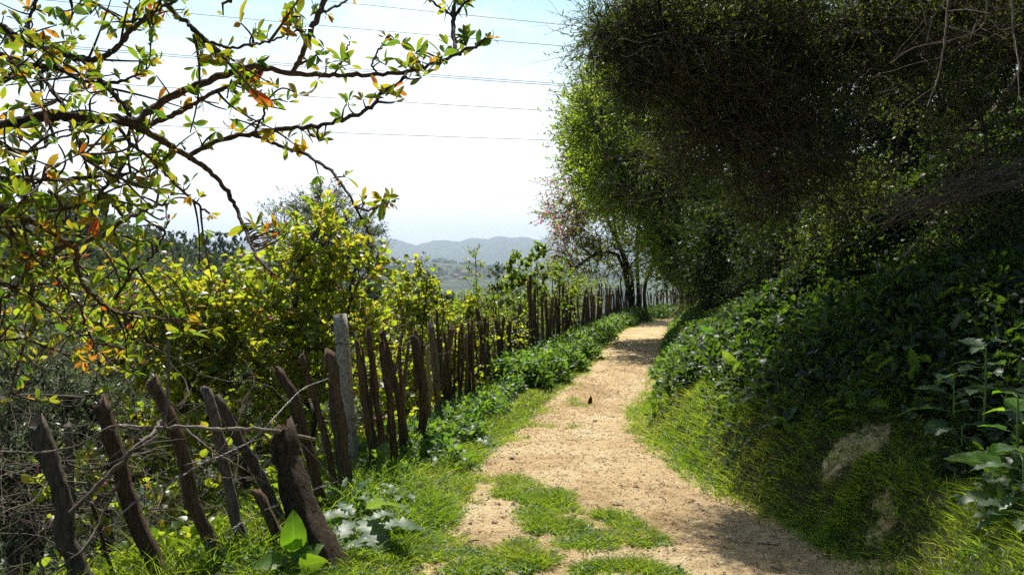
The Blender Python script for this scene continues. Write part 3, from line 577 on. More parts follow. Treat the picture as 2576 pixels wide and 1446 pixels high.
# barbed wire: two twisted strands with barbs
def barbed(parent, pts, name="barbed_wire", r=.0015, sag=0.0, barbs=True, mat=None):
    q_ = smooth_line(P(*np.array([p_[:2] for p_ in pts], float).T, np.array([p_[2] for p_ in pts], float)), 14 * len(pts)); n_ = len(q_)
    q_ += np.cumsum(rng.normal(size=q_.shape) * .0015, 0) * np.sin(np.linspace(0, math.pi, n_))[:, None]
    q2 = smooth_line(q_, n_ * 5); L = np.r_[0, np.cumsum(np.linalg.norm(np.diff(q2, axis=0), axis=1))]
    T = nrm(np.gradient(q2, axis=0)); U = nrm(np.cross(T, [0, 0, 1])); Vv = np.cross(T, U); mb = MB()
    for ph in (0, math.pi):
        w = q2 + .0023 * (np.cos(L * 130 + ph)[:, None] * U + np.sin(L * 130 + ph)[:, None] * Vv); mb.add(*tubes(w[None], np.full((1, len(w)), r), 4))
    if barbs:
        for s_ in np.arange(.05, L[-1], .11):
            i_ = min(int(np.searchsorted(L, s_)), len(q2) - 1); c = q2[i_]; 
            for e in rdir(2): e = nrm(e - T[i_] * (e @ T[i_])); mb.add(*tubes(np.array([[c - e * .013, c, c + e * .013]]), np.full((1, 3), r * .8), 3))
    return mb.build(name, mat or M_WIRE, parent)
barbed(FT, [(70, 1446, 3.75), (180, 1400, 3.72), (352, 1264, 3.85), (469, 1205, 4.05), (535, 1166, 4.1), (640, 1120, 4.2), (700, 1060, 4.3), (765, 985, 4.85), (826, 952, 5.3)])
barbed(FT, [(380, 1452, 3.9), (440, 1420, 3.95), (560, 1345, 4.1), (640, 1300, 4.2), (760, 1245, 4.2), (850, 1210, 5.3)])
barbed(FT, [(535, 1450, 4.0), (545, 1410, 4.05), (575, 1360, 4.1), (600, 1320, 4.15)])
barbed(FT, [(300, 1455, 3.8), (200, 1446, 3.75), (160, 1452, 3.7)])

PF = thing("paling_fence", gp(-.6, 8.6), "long fence of rough upright stakes and one grey concrete post running beside the path", "fence")
# concrete post: square with chamfers
def square_post(parent, top, bot, D0, D1, hw, mat, name, label):
    w0, w1 = P(bot[0], bot[1], D0), P(top[0], top[1], D1); ax = nrm(w1 - w0); w0 = w0 - ax * .3; U = nrm(np.cross(ax, [0.25, 1, 0])); Vv = np.cross(ax, U); V = []; c = .86
    n_ = 14; g = np.random.default_rng(5)
    for i_ in range(n_):
        p_ = w0 + (w1 - w0) * i_ / (n_ - 1); s = 1 if i_ < n_ - 1 else .95
        for a, b_ in ((c, 1), (1, c), (1, -c), (c, -1), (-c, -1), (-1, -c), (-1, c), (-c, 1)): V.append(p_ + hw * s * (a * U + b_ * Vv) * (1 + .03 * g.normal()) + g.normal(size=3) * .0008)
    f = [(i_ * 8 + j_, i_ * 8 + (j_ + 1) % 8, i_ * 8 + 8 + (j_ + 1) % 8, i_ * 8 + 8 + j_) for i_ in range(n_ - 1) for j_ in range(8)]
    V.append(w1 + ax * .002); k_ = len(V) - 1; tr = [(k_ - 8 + j_, k_ - 8 + (j_ + 1) % 8, k_) for j_ in range(8)]
    o = mk(name, V, [f, tr], mat, parent, smooth=False); o["label"] = label; return o
CP = square_post(PF, (855, 790), (890, 1215), 6.1, 6.15, .042, M_CONC, "concrete_post", "square grey concrete post with small tie holes")
w0, w1 = P(890, 1215, 6.1), P(855, 790, 6.15)
for f_ in (.86, .72, .17, .07): 
    c = w0 + (w1 - w0) * f_ + np.array([.004, -.0445, 0]); mk("tie_hole", *(lambda r_: (r_[0], r_[1]))(tubes(np.array([[c, c + [0, -.004, 0]]]), np.full((1, 2), .005), 6)), M_CABLE, CP)
mb = MB()
for f_ in (.83, .38, .31):
    c = w0 + (w1 - w0) * f_; a = np.linspace(0, 2 * math.pi, 25); sqr = .0475 * np.sqrt(2) * .98 / np.maximum(np.abs(np.cos(a)), np.abs(np.sin(a))) * .74
    ring = c + np.stack([np.cos(a) * sqr, np.sin(a) * sqr, .008 * np.sin(3 * a)], -1); mb.add(*tubes(ring[None], np.full((1, 25), .0024), 4))
mb.build("wire_tie", M_RUST, CP)
# stakes measured from the photo: top px,py  foot px,py  radius  material
ST = [(897, 857, 950, 1218, .026, 0), (926, 823, 975, 1213, .030, 0), (958, 862, 994, 1208, .028, 0), (960, 833, 1019, 1174, .026, 0), (1013, 833, 970, 1155, .014, 1), (1041, 847, 1050, 1150, .040, 0),
      (1046, 830, 1066, 1085, .028, 0), (1083, 816, 1103, 1092, .040, 1), (1099, 784, 1122, 1057, .026, 0), (1136, 825, 1131, 1046, .034, 0), (1162, 812, 1150, 1035, .020, 0), (1172, 838, 1168, 1040, .022, 1),
      (1183, 840, 1182, 1030, .026, 0), (1187, 803, 1194, 1030, .022, 0), (1201, 779, 1232, 990, .042, 1), (1216, 800, 1238, 975, .024, 0), (1246, 803, 1254, 972, .026, 0), (1268, 798, 1262, 950, .022, 1), (1283, 806, 1281, 945, .034, 0),
      (912, 880, 935, 1210, .016, 0), (1005, 870, 1012, 1165, .018, 0), (938, 890, 958, 1190, .015, 1), (1062, 855, 1075, 1100, .016, 0), (1110, 850, 1112, 1060, .014, 1), (1128, 815, 1138, 1045, .018, 0), (1156, 835, 1160, 1035, .016, 0), (1178, 812, 1175, 1030, .015, 1), (1193, 830, 1203, 1010, .016, 0), (1222, 800, 1222, 990, .018, 0), (1237, 820, 1248, 975, .016, 1), (1263, 806, 1258, 955, .018, 0), (1290, 800, 1293, 935, .018, 1), (1318, 800, 1322, 925, .018, 0), (1028, 862, 1030, 1160, .016, 1), (1118, 838, 1128, 1055, .018, 0), (1147, 830, 1143, 1040, .016, 0), (1209, 815, 1210, 1005, .02, 0), (1228, 812, 1243, 985, .02, 0), (1258, 810, 1270, 950, .018, 1), (1276, 818, 1290, 945, .02, 0), (1308, 766, 1312, 925, .045, 1), (1297, 815, 1301, 930, .026, 0), (1325, 812, 1329, 925, .028, 0)]
sd_ = 100
for a in ST:
    D = 3033 / (a[3] - 711); sd_ += 1; mid = ((a[0] + a[2]) / 2 + rng.normal() * 5 * 8 / D, (a[1] + a[3]) / 2)
    stake(PF, [(a[0], a[1]), mid, (a[2], a[3])], D, D, a[4], a[4] * .8, M_STAKEG if a[5] else M_STAKE, sd_, "stake", "forked dark stake" if sd_ == 102 else None, "split" if sd_ % 3 == 0 else "flat")
stake(PF, [(1076, 869), (1079, 970), (1084, 1085)], 8.0, 8.0, .020, .018, M_BAMBOO, 150, "cane", "pale straight cane with ringed joints")
stake(PF, [(1290, 925 - 40), (1296, 940)], 12.4, 12.4, .014, .012, M_BAMBOO, 151, "cane")
y = 14.3; kk = 0
rest = MB()
while y < 42:
    x = float(xf(y)) + rng.normal() * .04; b_ = gp(x, y, -.2); h = (1.14 + rng.normal() * .13) * (1.0 if y < 33 else .95)
    if rng.random() < .09: h *= 1.35
    lx, ly = rng.normal() * .09 - .03, rng.normal() * .05; r = .017 + rng.random() * .019; mb = MB()
    mb.add(*post_mesh([b_, b_ + [lx * .5 + rng.normal() * .02, ly * .5, h * .55], b_ + [lx, ly, h + .2]], r, r * .8, 200 + kk, 7, "split" if kk % 4 == 0 else "flat"))
    if kk < 54: mb.build("stake", M_STAKEG if rng.random() < .38 else M_STAKE, PF, smooth=False)
    else: rest.add(mb.v[0], mb.f, mb.a[0])
    kk += 1; y += (.09 + .17 * rng.random()) * float(np.interp(y, [14, 24, 30, 36, 42], [1.0, 1.1, 1.2, .7, .4]))
tag(rest.build("far_stakes", M_STAKE, PF, smooth=False), kind="stuff")
for a, b_, D, r in [((1235, 707), (1258, 905), 12.5, .012), ((1347, 690), (1352, 850), 16, .015), ((1395, 740), (1408, 870), 16.5, .03), ((1345, 670), (1405, 800), 14, .012), ((1425, 742), (1440, 860), 18, .018)]:
    stake(PF, [a, ((a[0] + b_[0]) / 2 + 4, (a[1] + b_[1]) / 2), b_], D, D, r * .7, r * .45, M_STAKE, int(a[0]), "pole")
# tie wires along the palings
for hh in (.75, .42):
    yy = np.linspace(6.3, 41, 90); zz = gz(xf(yy), yy) + hh + .05 * np.sin(yy * 1.3); pt = np.stack([xf(yy) - .02 + .035 * np.sin(yy * 9), yy, zz], -1)
    mk("tie_wire", *(lambda r_: (r_[0], r_[1]))(tubes(pt[None], np.full((1, 90), .0028), 4)), M_RUST, PF)

# ---------------------------------------------------------------- dead branches caught in the fence
def branch_obj(parent, pts, r0, r1, mat, name="branch", k=6, side=0, sl=.25, sr=.4):
    p3 = P(*np.array([p_[:2] for p_ in pts], float).T, np.array([p_[2] for p_ in pts], float)); q_ = smooth_line(p3, len(pts) * 5)
    q_[1:-1] += rng.normal(size=(len(q_) - 2, 3)) * r0 * .25
    n_ = len(q_); rr = np.linspace(r0, r1, n_) * (1 + .13 * rng.normal(size=n_)); mb = MB(); mb.add(*tubes(q_[None], rr[None], k, gn=.08)); 
    for _ in range(side):
        i_ = rng.integers(2, n_ - 1); T = nrm(q_[i_] - q_[i_ - 1]); d = nrm(T * .7 + rdir(1)[0] * .9); L = sl * (.4 + rng.random()); t_ = np.linspace(0, 1, 7)[:, None]
        w = q_[i_] + d * L * t_ + rdir(1)[0] * L * .3 * t_ ** 2 + rng.normal(size=(7, 3)) * .004 * t_; mb.add(*tubes(w[None], (rr[i_] * sr * np.linspace(1, .35, 7))[None], 4))
    return mb.build(name, mat, parent)
def dead(pts, r0, r1, label, mat=None, side=4, sl=.3):
    p0 = P(pts[0][0], pts[0][1], pts[0][2]); o = branch_obj(None, pts, r0 * .75, r1 * .75, mat or M_DEAD, "dead_branch", 7, side, sl); tag(o, label, "branch", "dead branches tangled in the fence")
dead([(178, 1290, 3.6), (242, 1225, 3.65), (305, 1162, 3.7), (344, 1120, 3.75), (391, 1085, 3.95), (404, 1055, 4.1)], .016, .013, "thickest pale dead branch sloping up to the third leaning post", side=2)
dead([(293, 1072, 4.1), (391, 1076, 4.05), (469, 1072, 4.0), (547, 1080, 4.05), (617, 1078, 4.1), (700, 1085, 4.2), (790, 1105, 4.9)], .013, .014, "knotty horizontal dead branch running behind the leaning posts", side=5)
dead([(420, 800, 4.3), (424, 900, 4.2), (422, 1000, 4.1), (414, 1076, 4.0)], .008, .012, "thin dark upright branch rising above the third post", M_DEADD, 3)
dead([(0, 1135, 3.7), (90, 1138, 3.7), (145, 1131, 3.6), (199, 1119, 3.6), (250, 1088, 3.6), (290, 1070, 3.65), (350, 1082, 3.7)], .006, .005, "thin dead twig arching across the first two posts", side=3)
dead([(465, 1076, 4.0), (520, 1123, 3.9), (560, 1150, 3.9), (598, 1170, 3.95), (645, 1200, 4.0)], .007, .004, "pale bent twig hanging below the horizontal branch", side=3)
dead([(0, 1012, 3.9), (39, 994, 3.9), (133, 994, 3.95), (207, 1000, 4.0)], .005, .007, "thin dead twig high at the left behind the split post", side=3)
dead([(170, 1165, 3.8), (220, 1180, 3.8), (290, 1160, 3.75), (350, 1125, 3.7), (390, 1100, 3.8)], .006, .008, "slim dead twig just above the thickest pale branch", side=2)
dead([(300, 1210, 3.9), (260, 1290, 3.85), (210, 1380, 3.7), (110, 1450, 3.6)], .010, .006, "pale crooked branch running down towards the wires", side=4)
dead([(615, 905, 4.6), (640, 960, 4.5), (612, 1010, 4.4), (600, 1060, 4.3), (565, 1120, 4.2), (500, 1190, 4.1)], .004, .006, "wavy thin twig hanging between the fourth and fifth posts", side=3, sl=.2)
dead([(90, 1380, 3.5), (100, 1410, 3.5), (120, 1470, 3.5)], .009, .010, "short pale stub curving out at the bottom edge", side=1)
dead([(460, 1170, 3.9), (560, 1150, 4.0), (590, 1175, 4.0), (580, 1200, 4.0), (520, 1195, 4.0)], .004, .003, "looping tendril curled beside the fourth post", side=1, sl=.1)
dead([(1310, 792, 11.5), (1345, 718, 11.4), (1380, 760, 11.3), (1400, 800, 11.2)], .008, .006, "bent dark stem hooked over the palings by the sapling", M_DEADD, 2)
# the undergrowth of dry bramble under them: beyond counting
def thicket(name, label, n, x0, x1, y0, y1, D0, D1, L, r, mat, seed, zoff=(0, .9), drift=.0, cat="brambles", h=.5, left_of=None):
    px = x0 + (x1 - x0) * rng.random(n); D = D0 + (D1 - D0) * rng.random(n); py = y0 + (y1 - y0) * rng.random(n); p0 = P(px, py, D); g0 = gz(p0[:, 0], p0[:, 1]); p0[:, 2] = np.maximum(p0[:, 2], g0 - .02)
    d = rdir(n); d[:, 2] = d[:, 2] * h + drift; d = nrm(d); l_ = L * (.35 + rng.random(n)); t_ = np.linspace(0, 1, 8); s1, s2 = rdir(n), rdir(n)
    Pt = p0[:, None] + d[:, None] * (l_[:, None] * t_)[..., None] + s1[:, None] * (l_[:, None] * .35 * t_ ** 2)[..., None] + s2[:, None] * (l_[:, None] * .06 * np.sin(t_ * 9))[..., None]
    Pt[:, :, 2] = np.maximum(Pt[:, :, 2], gz(Pt[:, :, 0], Pt[:, :, 1]) - .01)
    if left_of is not None: Pt = Pt[(Pt[:, :, 0] < xf(Pt[:, :, 1]) + left_of).all(1)]; n = len(Pt)
    mb = MB(); mb.add(*tubes(Pt, r * (.5 + rng.random(n))[:, None] * np.linspace(1, .4, 8)[None], 4))
    o = mb.build(name, mat); tag(o, label, cat, kind="stuff"); return Pt
BR = thicket("dry_brambles", "pale dry bramble stems heaped behind the leaning posts", 280, -60, 820, 1120, 1500, 3.9, 5.4, .7, .0026, M_DEADP, 1, left_of=-.1)
BR2 = thicket("dark_brambles", "dark thorny stems filling the gap beneath the shrubs", 190, -60, 900, 980, 1440, 4.6, 7.2, 1.0, .0042, M_DEADD, 2, h=.8, drift=.15, left_of=-.2)
thicket("fence_brambles", "brown dry stems woven along the palings", 1500, 900, 1700, 780, 960, 7, 34, .8, .005, M_DEADD, 3, h=.9, left_of=.08)

# ---------------------------------------------------------------- shrubs and trees on the downhill side
class Pink: pass
def pinkf(frac, per, size, cond=None):
    p_ = Pink(); p_.per = per; p_.size = size
    def f(tw): 
        s = rng.random(len(tw)) < frac
        return s & cond(tw[:, 0]) if cond is not None else s
    Pink.__call__ = lambda self, tw: self.f(tw); p_.f = f; return p_
b = gp(-1.9, 7.4)
make_tree("judas_shrub", "sunlit yellow green shrub with heart shaped leaves and magenta buds behind the fence", "shrub", b,
          [[b, b + [.05, 0, .6], P(730, 880, 7.2), P(760, 700, 7.2), P(790, 590, 7.2)], [b, P(700, 1000, 7.2), P(600, 850, 7.1), P(520, 740, 7.0)], [b, P(800, 1000, 7.2), P(850, 850, 7.2), P(905, 700, 7.1)], [b, P(620, 1080, 6.8), P(450, 950, 6.6), P(330, 800, 6.4)]],
          [(800, 600, 7.2, 62, 60, .35, 1.1), (870, 700, 7.2, 75, 75, .4, 1.2), (740, 720, 7.1, 110, 80, .5, 1.8), (610, 790, 7.0, 150, 60, .5, 2), (480, 740, 6.6, 110, 45, .4, .9), (640, 900, 6.9, 200, 85, .6, 3.4),
           (400, 800, 6.4, 120, 40, .4, 1.3), (250, 760, 6.2, 120, 40, .4, .5), (330, 840, 6.2, 100, 30, .4, .5), (440, 900, 6.5, 160, 40, .4, 1.3), (830, 860, 7.3, 120, 90, .5, 1.8), (850, 1010, 7.3, 140, 70, .4, .9), (560, 1030, 6.6, 230, 60, .5, 1.3), (350, 1110, 6.2, 200, 50, .4, .5), (560, 1180, 5.8, 200, 70, .4, 1.3), (300, 1230, 5.4, 200, 60, .4, .6)],
          720, M_HEART, LF_HEART, .050, 3, .26, 6, .12, .25, bark=M_DEADD, trad=(.03, .012), rtip=.0025, rmax=.02, flat=.75, pink=pinkf(.10, 14, .016))
b = gp(-.2, 10.2) + [-.9, 0, -.6]
make_tree("yellow_shrub", "low yellow green shrub glittering behind the palings", "shrub", b,
          [[b, P(1050, 950, 9.6), P(1066, 800, 9.5), P(1075, 700, 9.5)], [b, P(1150, 950, 10), P(1160, 850, 10)], [b, P(980, 950, 9), P(960, 850, 9)]],
          [(1010, 850, 9.6, 110, 70, .5, 1.6), (1130, 860, 11, 110, 70, .5, 1.6), (1060, 760, 9.5, 55, 40, .25, .5), (1045, 710, 9.5, 24, 32, .15, .18), (960, 960, 8.6, 100, 60, .4, .9), (1230, 850, 13.2, 80, 55, .5, .9), (1100, 970, 10.2, 120, 50, .4, .7), (1000, 1080, 8, 110, 60, .3, .5)],
          420, M_HEART, LF_HEART, .05, 3, .27, 7, .1, .3, bark=M_DEADD, trad=(.02, .008), rtip=.0025, rmax=.015, flat=.75, pink=pinkf(.03, 8, .015))
b = gp(-.3, 18.5)
make_tree("hedge_shrub", "bright green loose shrub behind the palings at the fence bend", "shrub", b,
          [[b, P(1290, 830, 17), P(1290, 740, 17)], [b, P(1380, 810, 20), P(1390, 700, 20)], [b, P(1240, 850, 15), P(1215, 760, 15)]],
          [(1290, 770, 17.5, 85, 75, .6, 1.6), (1390, 725, 21, 75, 65, .6, 1.4), (1200, 800, 14.5, 70, 55, .5, .9), (1340, 815, 19, 110, 45, .5, 1.3), (1440, 745, 24, 60, 55, .6, .7), (1480, 735, 28, 60, 30, .6, .5)],
          430, M_SHRUB, LF_OVAL, .05, 4, .26, 11, .0, .5, bark=M_DEADD, trad=(.022, .01), rtip=.0025, rmax=.015, flat=.5, pink=pinkf(.03, 6, .015))
def sapling(px, pb, pt, D, w, label, mat, tm, ls, n=26, per=9, lean=0, pt_=3):
    b_ = P(px - lean, pb, D); b_[2] = min(b_[2], gz(b_[0], b_[1])); top = P(px, pt, D); h = (pb - pt)
    make_tree("sapling", label, "sapling", b_, [[b_, (b_ + top) / 2 + [.03, 0, 0], top]], [(px + w * .05, pt + h * .16, D, w * .6, h * .17, w / F * D * .5, 1), (px - w * .2, pt + h * .55, D, w, h * .25, w / F * D * .7, 1.4)], n, mat, tm, ls, pt_, .14, per, 0, .8,
              "saplings standing above the palings", M_DEADD, trad=(.012, .003), rtip=.0018, rmax=.006, twigr=.002)
sapling(1195, 860, 622, 11.5, 36, "thin open sapling with tiny leaves against the far mountain", M_SHRUB, LF_OVAL, .032, 34, 7)
sapling(1250, 840, 668, 13, 20, "slender dark green sapling between the thin one and bushy one", M_DARK, LF_OVAL, .04, 22, 10)
sapling(1305, 830, 640, 15, 42, "bushy green sapling with rounded leaf tufts left of the blossoming tree", M_SHRUB, LF_ROUND, .055, 30, 12)
sapling(1350, 830, 616, 16, 36, "tallest leafy sapling just left of the blossoming tree", M_SHRUB, LF_ROUND, .055, 30, 12)
sapling(1415, 830, 655, 17, 40, "twiggy sapling under the outer boughs of the blossoming tree", M_SHRUB, LF_ROUND, .05, 30, 9)
sapling(1180, 850, 752, 11, 25, "short yellow leaved sapling beside the thin one", M_HEART, LF_HEART, .04, 12, 5)

def olive(label, px, D, trunks, blobs, n, ls=.05, per_t=5, per_l=20, tl=.38, mat=None, zdrop=0):
    b_ = gpx(px, D); make_tree("olive_tree", label, "tree", b_, [[b_] + [P(*q_) for q_ in t_] for t_ in trunks], blobs, n, mat or M_OLIVE, LF_NARROW, ls, per_t, tl, per_l, .1, .45, "olive trees on the slope", rtip=.006, rmax=.09, trad=(.14, .06), flat=.35, rand=.7, wid=1.25)
olive("tall grey green olive tree standing against the sky behind the shrubs", 850, 17, [[(840, 900, 17), (830, 760, 17), (820, 640, 17)], [(870, 850, 17), (890, 700, 17)]],
      [(815, 540, 17, 55, 60, .6, 1.1), (870, 600, 17, 70, 70, .8, 1.6), (720, 570, 17.5, 45, 55, .6, .6), (780, 640, 17, 100, 80, 1, 2), (900, 700, 17, 70, 80, .8, 1.6), (850, 800, 17, 130, 90, 1.1, 2.4), (730, 720, 17, 80, 80, 1, 1.3), (930, 790, 16.5, 50, 60, .6, .7)], 560, .062, per_l=20, per_t=5, tl=.42)
olive("broad grey green olive crown low on the left below the hill", 250, 14, [[(260, 1000, 14), (300, 800, 14)], [(200, 1000, 14), (120, 850, 14)]],
      [(300, 790, 15, 170, 90, 1.2, 3), (480, 745, 16, 130, 60, 1.1, 2), (150, 850, 13, 200, 120, 1.2, 4), (380, 880, 13, 200, 110, 1.2, 3), (600, 780, 17, 110, 60, 1, 1.4)], 900, .06, per_l=20, per_t=5, tl=.42)
olive("dark olive tree filling the lower left behind the leaning posts", 60, 9, [[(80, 1200, 9), (120, 1050, 9)], [(0, 1200, 9), (-60, 1000, 9)]],
      [(60, 1000, 9, 220, 130, 1, 4), (260, 1080, 9, 170, 110, .9, 2.2), (40, 1230, 8, 200, 130, .7, 2.4), (440, 1060, 9.5, 130, 90, .8, 1), (-150, 900, 9, 150, 150, 1, 1), (250, 950, 10, 160, 70, .8, 1.4)], 900, .052, per_l=17, per_t=5, tl=.34)
olive("smaller olive tree between the two larger ones on the slope", 620, 12, [[(620, 1050, 12), (640, 900, 12)]],
      [(640, 870, 12.5, 160, 110, 1, 2), (760, 1000, 11.5, 140, 100, .9, 1.2), (520, 980, 11, 130, 110, .9, 1.4)], 380, .055, per_l=17, tl=.36)

# ---------------------------------------------------------------- blossoming tree at the bend, trees on the right
b = gpx(1592, 33)
make_tree("blossom_tree", "pink budded many stemmed tree standing in the fence at the bend of the path", "tree", b,
          [[b, P(1590, 700, 33), P(1560, 620, 33), P(1510, 520, 33), P(1450, 450, 33)], [b, P(1578, 690, 33), P(1565, 640, 33), P(1545, 560, 33), P(1560, 430, 33)],
           [b + [.3, 0, 0], P(1604, 700, 33), P(1603, 600, 33), P(1610, 480, 33), P(1600, 330, 33)], [b + [.55, 0, 0], P(1622, 720, 33), P(1650, 650, 33), P(1680, 580, 33)], [b, P(1560, 650, 33), P(1500, 640, 33), P(1440, 680, 33)]],
          [(1440, 480, 33, 55, 80, 1.2, 1.5), (1420, 545, 33, 50, 40, 1, .9), (1520, 430, 33, 80, 130, 1.6, 3), (1500, 560, 33, 90, 60, 1.5, 2), (1480, 650, 33, 80, 45, 1.4, 1.3), (1600, 520, 33, 90, 100, 1.6, 2.6), (1690, 560, 33, 60, 60, 1.3, 1.1), (1560, 320, 34, 70, 80, 1.6, 1.5), (1430, 620, 32, 50, 40, 1, .6), (1540, 650, 32, 90, 50, 1.3, 1.6), (1600, 400, 33, 100, 90, 1.6, 2)],
          760, M_BLOSL, LF_OVAL, .092, 4, .85, 10, .0, .1, rtip=.009, rmax=.07, trad=(.085, .05), twigr=.006, pink=pinkf(.25, 9, .08, lambda X_: X_[:, 0] < P(1475, 500, 33)[0]))
def big(label, name, px, D, trunks, blobs, n, mat, tm, ls, **k):
    b_ = gpx(px, D); make_tree(name, label, "tree", b_, [[b_] + [P(*q_) for q_ in t_] for t_ in trunks], blobs, n, mat, tm, ls, group="trees overhanging the right bank", **k)
big("tall fresh green tree whose sunlit edge stands against the sky right of the path", "broadleaf_tree", 1880, 22, [[(1850, 600, 22), (1800, 400, 22), (1720, 200, 22)], [(1900, 500, 22), (1950, 250, 22)]],
    [(1560, 430, 20, 70, 70, 1, 1.2), (1500, 300, 19, 40, 60, .8, .9), (1720, 600, 19, 60, 60, .8, .9), (1500, 330, 22, 45, 70, 1, 1), (1530, 230, 22, 50, 60, 1, 1), (1470, 400, 22, 40, 45, .9, .6), (1600, 430, 22, 130, 120, 2, 3.2), (1640, 240, 22, 110, 130, 2, 2.8), (1750, 560, 21, 120, 120, 2, 2.6), (1800, 350, 22, 150, 180, 2.2, 4), (1740, 660, 20, 70, 60, 1.4, .9), (1900, 150, 22, 150, 140, 2, 3), (1700, 90, 22, 140, 90, 2, 2)],
    2100, M_ELM, LF_OVAL, .085, per_t=5, tlen=.75, per_l=14, rtip=.009, trad=(.2, .1), twigr=.006, pink=None, droop=0, rise=.2)
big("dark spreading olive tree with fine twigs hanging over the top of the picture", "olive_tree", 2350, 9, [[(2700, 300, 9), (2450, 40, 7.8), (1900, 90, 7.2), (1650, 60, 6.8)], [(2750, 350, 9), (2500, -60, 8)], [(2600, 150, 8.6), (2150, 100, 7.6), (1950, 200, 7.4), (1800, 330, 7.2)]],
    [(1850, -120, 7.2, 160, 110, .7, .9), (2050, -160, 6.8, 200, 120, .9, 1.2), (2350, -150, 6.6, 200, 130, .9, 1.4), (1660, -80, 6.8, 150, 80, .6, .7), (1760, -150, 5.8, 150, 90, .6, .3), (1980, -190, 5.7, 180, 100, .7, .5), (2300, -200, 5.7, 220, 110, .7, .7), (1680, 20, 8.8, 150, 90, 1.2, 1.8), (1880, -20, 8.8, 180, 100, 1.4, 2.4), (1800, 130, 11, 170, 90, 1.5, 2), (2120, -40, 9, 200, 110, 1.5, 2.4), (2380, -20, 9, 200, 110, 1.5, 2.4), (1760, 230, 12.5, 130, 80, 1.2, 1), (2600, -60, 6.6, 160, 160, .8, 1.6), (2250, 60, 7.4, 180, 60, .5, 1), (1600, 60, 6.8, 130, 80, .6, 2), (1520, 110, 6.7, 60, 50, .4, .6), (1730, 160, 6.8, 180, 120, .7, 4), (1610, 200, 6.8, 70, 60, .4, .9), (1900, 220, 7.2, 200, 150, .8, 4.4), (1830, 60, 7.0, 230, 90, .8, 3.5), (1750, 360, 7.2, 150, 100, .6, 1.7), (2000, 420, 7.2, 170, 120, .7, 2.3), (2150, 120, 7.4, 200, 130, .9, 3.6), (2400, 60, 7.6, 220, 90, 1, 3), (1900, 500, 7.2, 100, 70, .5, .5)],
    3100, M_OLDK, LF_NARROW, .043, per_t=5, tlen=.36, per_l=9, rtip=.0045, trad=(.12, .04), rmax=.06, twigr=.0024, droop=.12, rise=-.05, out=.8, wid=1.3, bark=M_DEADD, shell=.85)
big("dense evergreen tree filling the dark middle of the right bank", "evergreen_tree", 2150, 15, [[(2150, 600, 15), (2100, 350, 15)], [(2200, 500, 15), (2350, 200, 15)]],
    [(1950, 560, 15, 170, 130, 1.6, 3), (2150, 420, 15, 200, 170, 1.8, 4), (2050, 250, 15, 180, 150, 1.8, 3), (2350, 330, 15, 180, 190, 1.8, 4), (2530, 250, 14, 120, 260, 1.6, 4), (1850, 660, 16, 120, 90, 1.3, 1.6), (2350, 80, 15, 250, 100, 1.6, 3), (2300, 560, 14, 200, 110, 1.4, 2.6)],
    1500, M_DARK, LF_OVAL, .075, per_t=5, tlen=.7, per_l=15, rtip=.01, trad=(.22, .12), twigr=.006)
def bush(label, px, pb, D, blobs, n, mat=M_DARK, tm=LF_OVAL, ls=.045, per_l=12, tl=.28, group="shrubs on the right bank", name="shrub", rise=.25, droop=.05, pt_=5):
    b_ = ground_hit(px, pb) if pb else gpx(px, D)
    make_tree(name, label, "shrub", b_, [[b_, b_ * .5 + P(blobs[0][0], blobs[0][1], blobs[0][2]) * .5, P(blobs[0][0], blobs[0][1], blobs[0][2])]], blobs, n, mat, tm, ls, pt_, tl, per_l, droop, rise, group, M_DEADD, trad=(.03, .015), rtip=.003, rmax=.02, twigr=.0025)
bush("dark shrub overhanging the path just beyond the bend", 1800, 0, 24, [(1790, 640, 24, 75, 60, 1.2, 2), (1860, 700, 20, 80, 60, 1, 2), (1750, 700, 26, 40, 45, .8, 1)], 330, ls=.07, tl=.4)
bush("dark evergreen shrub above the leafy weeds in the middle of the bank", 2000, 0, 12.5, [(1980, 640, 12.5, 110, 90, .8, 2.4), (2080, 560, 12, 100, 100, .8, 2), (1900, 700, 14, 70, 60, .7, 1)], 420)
bush("glossy leaved shrub with a few rusty shoots below the dark hollow", 2130, 0, 8.4, [(2130, 560, 8.4, 90, 100, .5, 2), (2090, 680, 8.0, 80, 70, .4, 1.3), (2190, 480, 8.6, 60, 70, .4, .9), (2140, 780, 7.6, 60, 50, .3, .6)], 260, M_GLOSS_SUN, ls=.042, per_l=8)
bush("trailing shrub with small shining leaves near the right edge", 2480, 0, 7.6, [(2480, 330, 7.6, 110, 90, .5, 1.6), (2520, 500, 7.2, 80, 60, .4, 1), (2340, 250, 7.8, 100, 60, .5, 1), (2460, 620, 6.8, 120, 80, .5, 1.6)], 300, M_GLOSS_SUN, ls=.038, per_l=7)
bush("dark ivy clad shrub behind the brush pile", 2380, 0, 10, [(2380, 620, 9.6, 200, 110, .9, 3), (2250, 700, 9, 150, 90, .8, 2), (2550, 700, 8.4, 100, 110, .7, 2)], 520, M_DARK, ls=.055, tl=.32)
bush("low dark shrub hanging over the far right of the bank path", 1850, 0, 17, [(1850, 760, 17, 90, 40, .7, 1), (1960, 750, 14, 100, 50, .7, 1.4)], 240, ls=.055)
